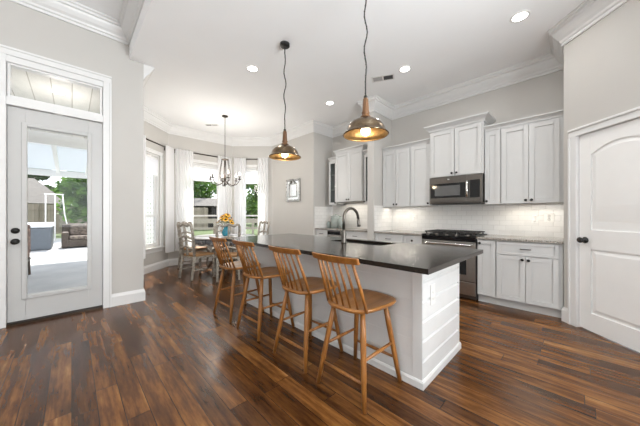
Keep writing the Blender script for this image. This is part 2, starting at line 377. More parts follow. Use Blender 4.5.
struct(MB().box(PX+0.06, RX, K[1]-0.13, K[1], 0, H+0.05).build('wall_pantry_return', 'wall'))

# crown, base and casing
CROWN = [(0, 0), (0.016, 0), (0.016, 0.030), (0.030, 0.040), (0.036, 0.062), (0.060, 0.085), (0.088, 0.125), (0.098, 0.150), (0.118, 0.158), (0.118, 0.185), (0.135, 0.195), (0.135, 0.215), (0, 0.215)]
struct(MB().sweep([(WX, DY), A0, A1, C0, C1, (PX, DY), (RX, DY), (RX, 2.84), (4.04, 2.84), (4.04, 2.70), (RX, 2.70), (RX, K[1]), K, PEND], CROWN, H-0.216).build('trim_crown_kitchen', 'trim'))
struct(MB().sweep([(-3.6, DY), (0.57, DY), (0.57, -3.6)], CROWN, HL-0.217).build('trim_crown_living', 'trim'))
BASE = [(0, 0), (0.018, 0), (0.018, 0.125), (0.010, 0.150), (0.006, 0.165), (0, 0.165)]
struct(MB().sweep([(0.374, DY), (WX, DY), A0, A1, C0, C1, (PX, DY), (4.12, DY)], BASE).build('baseboard_nook', 'trim'))
struct(MB().sweep([(-3.6, DY), (-0.592, DY)], BASE).build('baseboard_left', 'trim'))
struct(MB().sweep([(4.12, 2.84), (4.04, 2.84), (4.04, 2.70), (4.09, 2.70)], BASE).build('baseboard_stub', 'trim'))
def at_diag(t): return (K[0]-t*Q2, K[1]-t*Q2)
struct(MB().sweep([(4.06, K[1]), K, at_diag(0.072)], BASE).build('baseboard_pantry', 'trim'))
struct(MB().sweep([at_diag(1.04), PEND], BASE).build('baseboard_right', 'trim'))
def casing(b, x0, x1, z0, z1, wd, sides='LRT', y=0.0):
    if 'L' in sides: b.box(x0-wd, x0, y-0.018, y, z0, z1); b.box(x0-wd, x0-wd+0.022, y-0.028, y, z0, z1)
    if 'R' in sides: b.box(x1, x1+wd, y-0.018, y, z0, z1); b.box(x1+wd-0.022, x1+wd, y-0.028, y, z0, z1)
    if 'T' in sides: b.box(x0-wd, x1+wd, y-0.018, y, z1, z1+wd); b.box(x0-wd, x1+wd, y-0.030, y, z1+wd-0.024, z1+wd)
    return b
def panel_ring(b, x0, x1, z0, z1, wd, y0, y1):
    b.box(x0, x0+wd, y0, y1, z0, z1); b.box(x1-wd, x1, y0, y1, z0, z1)
    b.box(x0+wd, x1-wd, y0, y1, z0, z0+wd); b.box(x0+wd, x1-wd, y0, y1, z1-wd, z1); return b

# patio door with transom
t1 = empty('trim_door_casing', (0, DY, 0), kind='structure')
cb = casing(MB(), DOOR_L-0.005, DOOR_R+0.005, 0, 2.965, 0.085)
cb.box(DOOR_L-0.005, DOOR_R+0.005, -0.004, T, 2.43, 2.52)                                  # mullion between door and transom
cb.box(DOOR_L-0.02, DOOR_L-0.004, -0.004, T, 0, 2.91); cb.box(DOOR_R+0.004, DOOR_R+0.02, -0.004, T, 0, 2.91); cb.box(DOOR_L-0.02, DOOR_R+0.02, -0.004, T, 2.895, 2.966)
cb.build('casing', 'trim', t1, 0.003)
d1 = empty('door_1', (0, DY, 0), kind='structure')
b = MB(); GL, GR, GB, GT = -0.375, 0.155, 0.30, 2.235
b.box(DOOR_L, GL, 0.03, 0.075, 0.035, 2.42); b.box(GR, DOOR_R, 0.03, 0.075, 0.035, 2.42); b.box(GL, GR, 0.03, 0.075, 0.035, GB); b.box(GL, GR, 0.03, 0.075, GT, 2.42)
b.build('door_slab', 'doorpaint', d1, 0.003)
panel_ring(MB(), GL-0.03, GR+0.03, GB-0.03, GT+0.03, 0.042, 0.016, 0.09).build('lite_frame', 'doorpaint', d1, 0.006)
MB().box(GL, GR, 0.05, 0.056, GB, GT).build('pane', 'glass', d1)
MB().box(DOOR_L-0.02, DOOR_R+0.02, -0.01, T+0.05, 0, 0.03).build('threshold', 'bronze', d1)
RX90 = Matrix.Rotation(PI/2, 4, 'X')
kx = -0.448
MB().lathe([(0.001, -0.002), (0.033, 0), (0.033, 0.008), (0.014, 0.014), (0.012, 0.035), (0.026, 0.045), (0.031, 0.060), (0.024, 0.072), (0.001, 0.076)], 20, Matrix.Translation((kx, 0.03, 0.925)) @ RX90).build('knob', 'blackmetal', d1)
MB().lathe([(0.001, -0.002), (0.033, 0), (0.033, 0.012), (0.020, 0.020), (0.018, 0.030), (0.001, 0.031)], 20, Matrix.Translation((kx, 0.03, 1.045)) @ RX90).build('deadbolt', 'blackmetal', d1)
tr = empty('window_4', (0, DY, 0), kind='structure')
panel_ring(MB(), DOOR_L+0.0, DOOR_R-0.0, 2.52, 2.895, 0.022, 0.02, 0.10).build('window_frame', 'trim', tr, 0.003)
MB().box(DOOR_L+0.02, DOOR_R-0.02, 0.055, 0.061, 2.54, 2.875).build('pane', 'glass', tr)

# pantry door
t2 = empty('trim_pantry_casing', (*K, 0), R(-135), kind='structure')
b = casing(MB(), PD0-0.006, PD1+0.006, 0, 2.078, 0.085)
b.box(PD0-0.015, PD0-0.005, -0.002, T, 0, 2.085); b.box(PD1+0.005, PD1+0.015, -0.002, T, 0, 2.085); b.box(PD0-0.015, PD1+0.015, -0.002, T, 2.076, 2.085)
b.build('casing', 'trim', t2, 0.003)
d2 = empty('door_2', (*K, 0), R(-135), kind='structure')
def pantry_door():
    b = MB(); x0, x1, z0, z1 = PD0, PD1, 0.015, 2.073; y0, y1 = 0.012, 0.047; st = 0.118
    px0, px1 = x0+st, x1-st
    def arch(xa, xb, zs, rise, n=14):
        return [(xa+(xb-xa)*i/n, zs+rise*(1-(2*i/n-1)**2)) for i in range(n+1)]
    b.box(x0, px0, y0, y1, z0, z1); b.box(px1, x1, y0, y1, z0, z1)
    b.box(px0, px1, y0, y1, z0, 0.20); b.box(px0, px1, y0, y1, 0.865, 1.065)
    a = arch(px0, px1, 1.845, 0.095)
    def xz_prism(b, poly, ya, yb):                       # polygon in x-z extruded along y
        n = len(poly); v = [(x, ya, z) for x, z in poly]+[(x, yb, z) for x, z in poly]
        b.add(v, [tuple(range(n)), tuple(range(2*n-1, n-1, -1))]+[(i, n+i, n+(i+1) % n, (i+1) % n) for i in range(n)])
    for (xa, za), (xb, zb) in zip(a, a[1:]): xz_prism(b, [(xa, za), (xb, zb), (xb, z1), (xa, z1)], y0, y1)
    b.box(px0, px1, y0+0.013, y1-0.01, 0.19, 1.96)         # recessed ground
    def raised(poly, inset):
        cx = sum(p[0] for p in poly)/len(poly); cz = sum(p[1] for p in poly)/len(poly)
        hx = max(p[0] for p in poly)-cx; hz = max(p[1] for p in poly)-cz
        inn = [(cx+(x-cx)*(1-inset/hx), cz+(z-cz)*(1-inset/hz)) for x, z in poly]
        out = [(cx+(x-cx)*(1-0.014/hx), cz+(z-cz)*(1-0.014/hz)) for x, z in poly]
        n = len(poly); v = [(x, y0+0.0135, z) for x, z in out]+[(x, y0+0.003, z) for x, z in inn]
        b.add(v, [tuple(range(n, 2*n))]+[(i, (i+1) % n, n+(i+1) % n, n+i) for i in range(n)])
    raised([(px0, 0.20), (px1, 0.20), (px1, 0.865), (px0, 0.865)], 0.045)
    raised([(px0, 1.065), (px1, 1.065)]+arch(px0, px1, 1.845, 0.095)[::-1], 0.045)
    return b
pantry_door().build('door_slab', 'pantrypaint', d2, 0.003)
MB().lathe([(0.001, -0.002), (0.033, 0), (0.033, 0.007), (0.013, 0.012), (0.012, 0.034), (0.027, 0.044), (0.031, 0.058), (0.023, 0.070), (0.001, 0.074)], 20, Matrix.Translation((PD0+0.065, 0.012, 0.955)) @ RX90).build('door_handle', 'blackmetal', d2)

# bay windows: frame, sashes, sill, casing
def window(n, org, ang, x0, x1):
    r = empty('window_%d' % n, (*org, 0), ang, kind='structure')
    f = MB(); panel_ring(f, x0, x1, WZ0, WZ1, 0.035, 0.03, T-0.01)
    casing(f, x0, x1, WZ0-0.02, WZ1, 0.075); f.build('window_frame', 'trim', r, 0.003)
    g = MB(); zm = 1.20
    panel_ring(g, x0+0.035, x1-0.035, WZ0+0.035, zm+0.02, 0.035, 0.05, 0.08); panel_ring(g, x0+0.035, x1-0.035, zm-0.02, WZ1-0.035, 0.035, 0.08, 0.11)
    g.build('sash', 'trim', r, 0.002)
    MB().box(x0+0.06, x1-0.06, 0.066, 0.070, WZ0+0.06, zm).build('pane', 'glass', r)
    MB().box(x0+0.06, x1-0.06, 0.095, 0.099, zm, WZ1-0.06).build('pane', 'glass', r)
    s = MB().box(x0-0.10, x1+0.10, -0.05, 0.05, WZ0-0.045, WZ0-0.015).box(x0-0.07, x1+0.07, -0.016, 0, WZ0-0.13, WZ0-0.045)
    s.build('window_sill', 'trim', r, 0.004)
window(1, A0, R(45), *WA); window(2, A1, 0, *WB); window(3, C0, R(-45), *WC)

# backsplash
struct(MB().box(RX-0.012, RX, K[1], 2.70, 0.905, 1.40).box(4.06, RX-0.012, 2.688, 2.70, 0.905, 1.40).build('wall_backsplash', 'tile'))
struct(MB().box(RX-0.012, RX, 2.84, DY, 0.905, 1.47).box(4.08, RX-0.012, DY-0.012, DY, 0.905, 1.42).build('wall_backsplash_bar', 'tile'))

# ------------------------------------------------------------------ cabinets (local: x right, y into the wall, z up)
FA = R(-90)
def shaker(x0, x1, z0, z1, rail=0.055, y=-0.022, th=0.02, knobs=()):
    b = panel_ring(MB(), x0, x1, z0, z1, rail, y, y+th); b.box(x0+rail, x1-rail, y+0.010, y+th, z0+rail, z1-rail); return b
def knob(parent, x, z, y=-0.022):
    return MB().lathe([(0.007, -0.001), (0.007, 0.012), (0.016, 0.018), (0.017, 0.026), (0.001, 0.030)], 14, Matrix.Translation((x, y, z)) @ RX90).build('knob', 'blackmetal', parent)
def pull(parent, x, z, ln=0.10, y=-0.022):
    return MB().tube([(x-ln/2, y+0.002, z), (x-ln/2, y-0.022, z), (x-ln/2+0.015, y-0.030, z), (x+ln/2-0.015, y-0.030, z), (x+ln/2, y-0.022, z), (x+ln/2, y+0.002, z)], 0.006, 8).build('pull', 'blackmetal', parent)
CABCROWN = [(0, 0), (0.010, 0), (0.014, 0.020), (0.032, 0.045), (0.048, 0.058), (0.048, 0.075), (0, 0.075)]
def upper(label, yl, wd, z0, z1, depth, doors, crown='', fill=(0, 0), cr=CABCROWN, glassdoor=False, group='white upper kitchen cabinets', top=0.025):
    """doors: list of (x0, x1, knob x or None)"""
    r = empty('upper_cabinet', (RX-0.003-depth, yl, 0), FA, label, 'cabinet', group)
    if glassdoor:
        b = MB().box(0, 0.018, 0, depth, z0, z1).box(wd-0.018, wd, 0, depth, z0, z1).box(0, wd, 0, depth, z0, z0+0.018).box(0, wd, 0, depth, z1-0.018, z1).box(0, wd, depth-0.01, depth, z0, z1)
        b.box(0, doors[0][0], 0, 0.018, z0, z1).box(doors[-1][1], wd, 0, 0.018, z0, z1)
        b.build('carcass', 'cabinet', r)
        for k in (1, 2): MB().box(0.02, wd-0.02, 0.02, depth-0.012, z0+(z1-z0)*k/3, z0+(z1-z0)*k/3+0.018).build('shelf', 'cabinet', r)
    else:
        MB().box(0, wd, 0, depth, z0, z1).build('carcass', 'cabinet', r, 0.002)
    for x0, x1, kx in doors:
        if glassdoor:
            d = panel_ring(MB(), x0, x1, z0+0.006, z1-top, 0.05, -0.022, -0.002).build('door', 'cabinet', r, 0.002)
            MB().box(x0+0.05, x1-0.05, -0.012, -0.008, z0+0.056, z1-top-0.05).build('glass_panel', 'cabglass', d)
        else:
            d = shaker(x0, x1, z0+0.006, z1-top).build('door', 'cabinet', r, 0.002)
        if kx is not None: knob(d, kx, z0+0.045)
    pts = [(0, 0), (wd, 0)]
    if 'L' in crown: pts = [(0, depth)]+pts
    if 'R' in crown: pts = pts+[(wd, depth)]
    MB().sweep(pts, cr, z1-0.004).build('crown_moulding', 'cabinet', r)
    return r
ZU = 1.375
upper('white double door wall cabinet filling the corner left of the microwave', 2.695, 0.565, ZU, 2.45, 0.335, [(0.01, 0.278, 0.250), (0.284, 0.552, 0.310)])
upper('white single door wall cabinet touching the left side of the microwave', 2.128, 0.362, ZU, 2.45, 0.335, [(0.02, 0.355, 0.325)])
upper('taller white wall cabinet directly above the microwave', 1.762, 0.778, 1.835, 2.60, 0.39, [(0.02, 0.383, 0.355), (0.395, 0.758, 0.423)], 'LR', cr=[(0, 0), (0.012, 0), (0.02, 0.025), (0.05, 0.06), (0.075, 0.08), (0.075, 0.10), (0, 0.10)])
upper('narrow white wall cabinet touching the right side of the microwave', 0.982, 0.194, ZU, 2.45, 0.335, [(0.006, 0.190, 0.032)])
upper('white double door wall cabinet next to the arched pantry door', 0.786, 0.650, ZU, 2.45, 0.335, [(0.012, 0.309, 0.282), (0.315, 0.612, 0.342)])
BG = 'white upper cabinets over the bar'
upper('narrow glass front wall cabinet at the left end of the bar alcove', 4.180, 0.255, 1.455, 2.50, 0.30, [(0.004, 0.250, 0.225)], glassdoor=True, group=BG)
upper('tall white double door wall cabinet in the middle of the bar alcove', 3.922, 0.752, 1.515, 2.62, 0.35, [(0.012, 0.374, 0.345), (0.380, 0.740, 0.407)], 'LR', group=BG)
upper('narrow glass front wall cabinet at the right end of the bar alcove', 3.166, 0.255, 1.455, 2.50, 0.30, [(0.004, 0.250, 0.03)], glassdoor=True, group=BG)

def lower(label, yl, wd, fronts, depth=0.61, xfront=None, group='white base kitchen cabinets'):
    xf = RX-0.003-depth if xfront is None else xfront
    r = empty('base_cabinet', (xf, yl, 0), FA, label, 'cabinet', group)
    MB().box(0, wd, 0, depth, 0.105, 0.882).build('carcass', 'cabinet', r, 0.002)
    MB().box(0, wd, 0.05, depth, 0.001, 0.105).build('toe_kick', 'cabinet', r)
    for kind, x0, x1, z0, z1, hw in fronts:
        if kind == 'drawer':
            d = shaker(x0, x1, z0, z1, 0.038).build('drawer', 'cabinet', r, 0.002)
            if hw == 'pull': pull(d, (x0+x1)/2, (z0+z1)/2)
            else: knob(d, (x0+x1)/2, (z0+z1)/2)
        else:
            d = shaker(x0, x1, z0, z1).build('door', 'cabinet', r, 0.002)
            knob(d, hw, z1-0.04)
    return r
lower('white base cabinet in the corner left of the range with one wide drawer', 2.695, 0.572, [('drawer', 0.02, 0.565, 0.715, 0.872, 'pull'), ('door', 0.02, 0.290, 0.115, 0.705, 0.262), ('door', 0.295, 0.565, 0.115, 0.705, 0.323)])
lower('narrow white base cabinet touching the left side of the range', 2.121, 0.336, [('drawer', 0.006, 0.330, 0.715, 0.872, 'knob'), ('door', 0.006, 0.330, 0.115, 0.705, 0.30)])
lower('narrow one door white base cabinet touching the right side of the range', 1.008, 0.220, [('door', 0.006, 0.214, 0.115, 0.872, 0.035)])
lower('white base cabinet with one wide drawer over two doors beside the pantry', 0.786, 0.650, [('drawer', 0.006, 0.616, 0.705, 0.872, 'pull'), ('door', 0.006, 0.308, 0.115, 0.695, 0.280), ('door', 0.314, 0.616, 0.115, 0.695, 0.342)])
BB = 'white base cabinets of the bar'
XB = 4.13; DB = RX-0.003-XB
lower('white bar cabinet with a drawer left of the beverage cooler', DY-0.004, 0.392, [('drawer', 0.02, 0.386, 0.715, 0.872, 'pull'), ('door', 0.02, 0.386, 0.115, 0.705, 0.34)], DB, XB, BB)
lower('white bar cabinet with a drawer right of the beverage cooler', 3.515, 0.668, [('drawer', 0.006, 0.660, 0.715, 0.872, 'pull'), ('door', 0.006, 0.330, 0.115, 0.705, 0.300), ('door', 0.336, 0.660, 0.115, 0.705, 0.366)], DB, XB, BB)
wc = empty('beverage_cooler', (XB, 3.958, 0), FA, 'black glass door beverage cooler built in under the bar counter', 'cooler')
MB().box(0.004, 0.436, 0.0, DB, 0.01, 0.876).build('cooler_body', 'blackmetal', wc, 0.003)
dd = panel_ring(MB(), 0.004, 0.436, 0.10, 0.76, 0.035, -0.035, -0.002).build('cooler_door', 'steel', wc, 0.003)
MB().box(0.039, 0.401, -0.028, -0.006, 0.135, 0.725).build('door_glass', 'blackglass', dd)
MB().tube([(0.03, -0.036, 0.70), (0.03, -0.065, 0.70), (0.41, -0.065, 0.70), (0.41, -0.036, 0.70)], 0.008).build('door_handle', 'brightsteel', dd)
MB().box(0.004, 0.436, -0.030, -0.002, 0.775, 0.872).build('control_strip', 'blackglass', wc, 0.003)
MB().box(0.02, 0.42, -0.037, -0.030, 0.765, 0.79).build('trim_strip', 'brightsteel', wc)

tag(MB().box(4.04, RX-0.0125, K[1]+0.002, 1.010, 0.884, 0.915).build('granite_countertop', 'granite', bevel=0.004), 'speckled granite worktop between range and pantry', 'countertop')
tag(MB().box(4.04, RX-0.0125, 1.784, 2.687, 0.884, 0.915).build('granite_countertop', 'granite', bevel=0.004), 'speckled granite worktop in the corner left of the range', 'countertop')
tag(MB().box(XB-0.035, RX-0.0125, 2.842, DY-0.0125, 0.884, 0.915).build('granite_countertop', 'granite', bevel=0.004), 'speckled granite worktop of the bar alcove behind the faucet', 'countertop')

# range
rg = empty('range', (4.075, 1.778, 0), FA, 'stainless steel gas range with black cooktop and oven door', 'range')
W_ = 0.762
MB().box(0.004, W_-0.004, 0.0, 0.60, 0.02, 0.895).build('range_body', 'slate', rg, 0.003)
MB().box(0.0, W_, -0.045, 0.60, 0.895, 0.925).build('cooktop', 'blackmetal', rg, 0.006)
b = MB()
b.add([(0.002, -0.042, 0.838), (W_-0.002, -0.042, 0.838), (W_-0.002, -0.055, 0.893), (0.002, -0.055, 0.893), (0.002, 0, 0.838), (W_-0.002, 0, 0.838), (W_-0.002, 0, 0.893), (0.002, 0, 0.893)], [(0, 1, 2, 3), (4, 7, 6, 5), (0, 4, 5, 1), (3, 2, 6, 7), (0, 3, 7, 4), (1, 5, 6, 2)])
cp = b.build('control_panel', 'blackglass', rg)
for k in range(5):
    x = 0.10+k*0.14
    MB().lathe([(0.022, 0), (0.024, 0.012), (0.018, 0.030), (0.001, 0.031)], 16, Matrix.Translation((x, -0.040, 0.912)) @ Matrix.Rotation(0.75, 4, 'X')).build('knob', 'slate', cp)
od = MB().box(0.006, W_-0.006, -0.035, -0.001, 0.27, 0.832).build('oven_door', 'steel', rg, 0.004)
MB().box(0.12, W_-0.12, -0.037, -0.030, 0.36, 0.66).build('oven_window', 'blackglass', od, 0.004)
MB().tube([(0.06, -0.035, 0.792), (0.06, -0.085, 0.792), (0.09, -0.09, 0.792), (W_-0.09, -0.09, 0.792), (W_-0.06, -0.085, 0.792), (W_-0.06, -0.035, 0.792)], 0.015, 10).build('door_handle', 'brightsteel', od)
MB().box(0.006, W_-0.006, -0.033, -0.001, 0.075, 0.255).build('storage_drawer', 'steel', rg, 0.004)
MB().box(0.02, W_-0.02, 0.02, 0.58, 0.001, 0.02).build('toe_base', 'blackmetal', rg)
for k in range(3):
    x0 = 0.02+k*0.243; g = MB()
    panel_ring(g, 0, 0.235, 0, 0.52, 0.014, 0.026, 0.044)
    for q in (0.075, 0.16): g.box(q-0.006, q+0.006, 0.026, 0.044, 0.014, 0.506)
    for q in (0.13, 0.26, 0.39): g.box(0.014, 0.221, 0.026, 0.044, q-0.006, q+0.006)
    for qx in (0.02, 0.215):
        for qz in (0.02, 0.5): g.box(qx-0.008, qx+0.008, 0.0, 0.026, qz-0.008, qz+0.008)
    T_ = Matrix.Translation((x0, 0.02, 0.925)) @ Matrix(((1, 0, 0, 0), (0, 0, 1, 0), (0, 1, 0, 0), (0, 0, 0, 1)))
    MB().add(g.v, g.f, False, T_).build('grate', 'castiron', rg)
for x in (0.14, 0.62):
    for y in (0.15, 0.42):
        MB().lathe([(0.045, 0), (0.045, 0.012), (0.03, 0.016), (0.03, 0.022), (0.001, 0.023)], 18, c=(x, y, 0.925)).build('burner', 'castiron', rg)

# microwave
mw = empty('microwave', (RX-0.003-0.40, 1.758, 1.392), FA, 'slate steel over-the-range microwave with black window', 'microwave')
MW, MH = 0.766, 0.440
MB().box(0, MW, 0, 0.40, 0.012, MH).build('casing', 'slate', mw, 0.004)
MB().box(0.03, MW-0.03, 0.02, 0.38, 0.0, 0.012).build('vent_grille', 'blackmetal', mw)
dr = panel_ring(MB(), 0.004, 0.56, 0.03, MH-0.004, 0.016, -0.028, -0.001)
dr.box(0.02, 0.544, -0.028, -0.001, MH-0.11, MH-0.02).box(0.02, 0.544, -0.028, -0.001, 0.046, 0.10)
dr = dr.build('door', 'slate', mw, 0.003)
MB().box(0.02, 0.544, -0.024, -0.004, 0.10, MH-0.11).build('window_surround', 'blackglass', dr)
MB().box(0.09, 0.47, -0.0262, -0.024, 0.135, MH-0.145).build('window', 'greyglass', dr)
MB().tube([(0.575, -0.03, 0.10), (0.575, -0.062, 0.105), (0.575, -0.068, 0.22), (0.575, -0.062, 0.335), (0.575, -0.03, 0.34)], 0.016, 10).build('door_handle', 'brightsteel', dr)
MB().box(0.56, MW-0.004, -0.027, -0.001, 0.03, MH-0.004).build('side_panel', 'slate', mw, 0.003)
MB().box(0.605, 0.735, -0.030, -0.026, 0.09, MH-0.085).build('control_panel', 'blackglass', mw, 0.002)
MB().lathe([(0.001, 0), (0.014, 0), (0.014, 0.003), (0.001, 0.003)], 16, Matrix.Translation((0.30, -0.028, MH-0.05)) @ RX90).build('badge', 'brightsteel', mw)

# ------------------------------------------------------------------ island
IX0, IX1, IY0, IY1 = 1.765, 2.535, 0.785, 3.25
isl = empty('kitchen_island', (0, 0, 0), label='white painted kitchen island base with shiplap sides', cat='island')
b = MB().box(IX0, IX1, IY0+0.03, IY1, 0.0, 0.68).box(IX0, IX1, IY0+0.03, 1.35, 0.68, 0.884).box(IX0, IX1, 2.08, IY1, 0.68, 0.884)
b.box(IX0, 2.155, 1.35, 2.08, 0.68, 0.884).box(2.523, IX1, 1.35, 2.08, 0.68, 0.884).build('island_body', 'shiplap', isl)
b = MB(); nB = 6; z0 = 0.045; hb = (0.884-z0)/nB
prof = [(0.03, z0)]
for k in range(nB):
    za, zb = z0+k*hb, z0+(k+1)*hb
    prof += [(0.002, za), (-0.014, za+0.011), (-0.014, zb-0.011), (0.002, zb)]
prof.append((0.03, 0.884)); m_ = len(prof)
b.add([(IX0, IY0+q, z) for q, z in prof]+[(IX1-0.02, IY0+q, z) for q, z in prof], [tuple(range(m_)), tuple(range(2*m_-1, m_-1, -1))]+[(q, m_+q, m_+(q+1) % m_, (q+1) % m_) for q in range(m_)])
b.build('shiplap_end', 'shiplap', isl)
b = MB()
for k in range(nB):
    za, zb = z0+k*hb, z0+(k+1)*hb-0.003
    b.box(IX0-0.003, IX0, IY0+0.06, IY1-0.05, za, zb)
b.build('shiplap_side', 'shiplap', isl)
for q in ((IX0-0.010, IX0-0.0005, IY0-0.014, IY0+0.06), (IX1-0.02, IX1+0.004, IY0-0.014, IY0+0.03), (IX0-0.010, IX0-0.0005, IY1-0.05, IY1+0.006)):
    MB().box(*q, 0, 0.884).build('corner_board', 'shiplap', isl, 0.002)
MB().sweep([(IX0-0.010, IY1+0.006), (IX0-0.010, IY0-0.014), (IX1+0.004, IY0-0.014), (IX1+0.004, IY1+0.006)], [(0, 0), (0.012, 0), (0.012, 0.045), (0.005, 0.058), (0, 0.058)]).build('base_moulding', 'trim', isl)
# worktop with sink cut-out
TX0, TX1, TY0, TY1 = 1.425, 2.580, 0.592, 3.335; SX0, SX1, SY0, SY1 = 2.175, 2.505, 1.37, 2.06
b = MB()
for x0, x1, y0, y1 in ((TX0, SX0, TY0, TY1), (SX1, TX1, TY0, TY1), (SX0, SX1, TY0, SY0), (SX0, SX1, SY1, TY1)): b.box(x0, x1, y0, y1, 0.885, 0.917)
tag(b.build('island_countertop', 'blackstone'), 'long black stone worktop on the white island', 'countertop')
sk = empty('sink', ((SX0+SX1)/2, (SY0+SY1)/2, 0.70), label='undermount stainless sink set into the black island worktop', cat='sink')
hx, hy = (SX1-SX0)/2+0.004, (SY1-SY0)/2+0.004
b = MB().box(-hx, hx, -hy, hy, 0.186, 0.188)
b = MB(); th = 0.004
b.box(-hx, hx, -hy, hy, 0.0, th).box(-hx-th, -hx, -hy, hy, 0, 0.1845).box(hx, hx+th, -hy, hy, 0, 0.1845).box(-hx-th, hx+th, -hy-th, -hy, 0, 0.1845).box(-hx-th, hx+th, hy, hy+th, 0, 0.1845)
b.build('basin', 'slate', sk)
MB().lathe([(0.001, 0.005), (0.042, 0.005), (0.045, 0.008), (0.02, 0.0065), (0.001, 0.0065)], 20).build('drain', 'brightsteel', sk)
fc = empty('faucet', (2.105, 1.785, 0.917), R(-12), 'brushed nickel gooseneck kitchen faucet standing behind the island sink', 'faucet')
MB().lathe([(0.030, 0), (0.030, 0.012), (0.024, 0.02), (0.026, 0.06), (0.028, 0.10), (0.020, 0.125), (0.016, 0.14), (0.014, 0.15)], 20).build('faucet_body', 'nickel', fc)
pts = [(0, 0, 0.14), (0, 0, 0.25)]+[(0.10-0.10*math.cos(a), 0, 0.27+0.105*math.sin(a)) for a in [PI*i/12 for i in range(0, 12)]]+[(0.205, 0, 0.255)]
MB().tube(pts, 0.0155, 12).build('spout', 'nickel', fc)
MB().lathe([(0.013, 0), (0.017, -0.02), (0.018, -0.06), (0.022, -0.085), (0.018, -0.09)], 16, Matrix.Translation((0.203, 0, 0.262)) @ Matrix.Rotation(-0.12, 4, 'Y')).build('spray_head', 'nickel', fc)
MB().tube([(0, 0.02, 0.085), (0, 0.042, 0.088), (-0.004, 0.050, 0.11), (-0.008, 0.060, 0.185)], [0.012, 0.012, 0.008, 0.006], 10).build('lever_handle', 'nickel', fc)

def outlet(x, y, z, rz, label, gang='outlet', group='wall outlets', wd=0.072, ht=0.117):
    r = empty('wall_outlet', (x, y, z), rz, label, 'outlet', group)
    MB().box(-wd/2, wd/2, -0.006, -0.0005, -ht/2, ht/2).build('cover_plate', 'plate', r, 0.002)
    for zz in (-0.024, 0.024):
        MB().lathe([(0.017, -0.002), (0.017, 0.0025), (0.006, 0.0025), (0.001, 0.0015)], 16, Matrix.Translation((0, -0.006, zz)) @ RX90).build('socket', 'outletgap' if wd > 0.2 else 'plate', r)
outlet(1.93, IY0-0.014, 0.628, 0, 'white outlet plate on the shiplap end of the island', ht=0.15, wd=0.08)
outlet(RX-0.012, 2.215, 1.165, FA, 'white outlet on the tile left of the range')
outlet(RX-0.012, 0.445, 1.165, FA, 'white outlet on the tile right of the range, the lefthand of two')
outlet(RX-0.012, 0.295, 1.180, FA, 'white outlet on the tile nearest the pantry door', wd=0.11)

# canisters on the bar
def canister(x, y, r, h, label):
    e = empty('canister', (x, y, 0.9155), label=label, cat='canister', group='sage canisters on the bar')
    MB().lathe([(r*0.86, 0), (r, 0.012), (r, h*0.72), (r*0.9, h*0.80)], 22).build('jar', 'canister', e)
    MB().lathe([(r*0.96, h*0.80), (r*0.98, h*0.86), (r*0.55, h*0.92), (0.018, h*0.94), (0.022, h*0.98), (0.001, h)], 22).build('lid', 'canister', e)
canister(4.45, 4.24, 0.055, 0.15, 'smallest sage canister, left on the bar counter')
canister(4.47, 4.03, 0.125, 0.32, 'largest sage canister, middle on the bar counter')
canister(4.42, 3.82, 0.075, 0.26, 'medium sage canister, right on the bar counter')

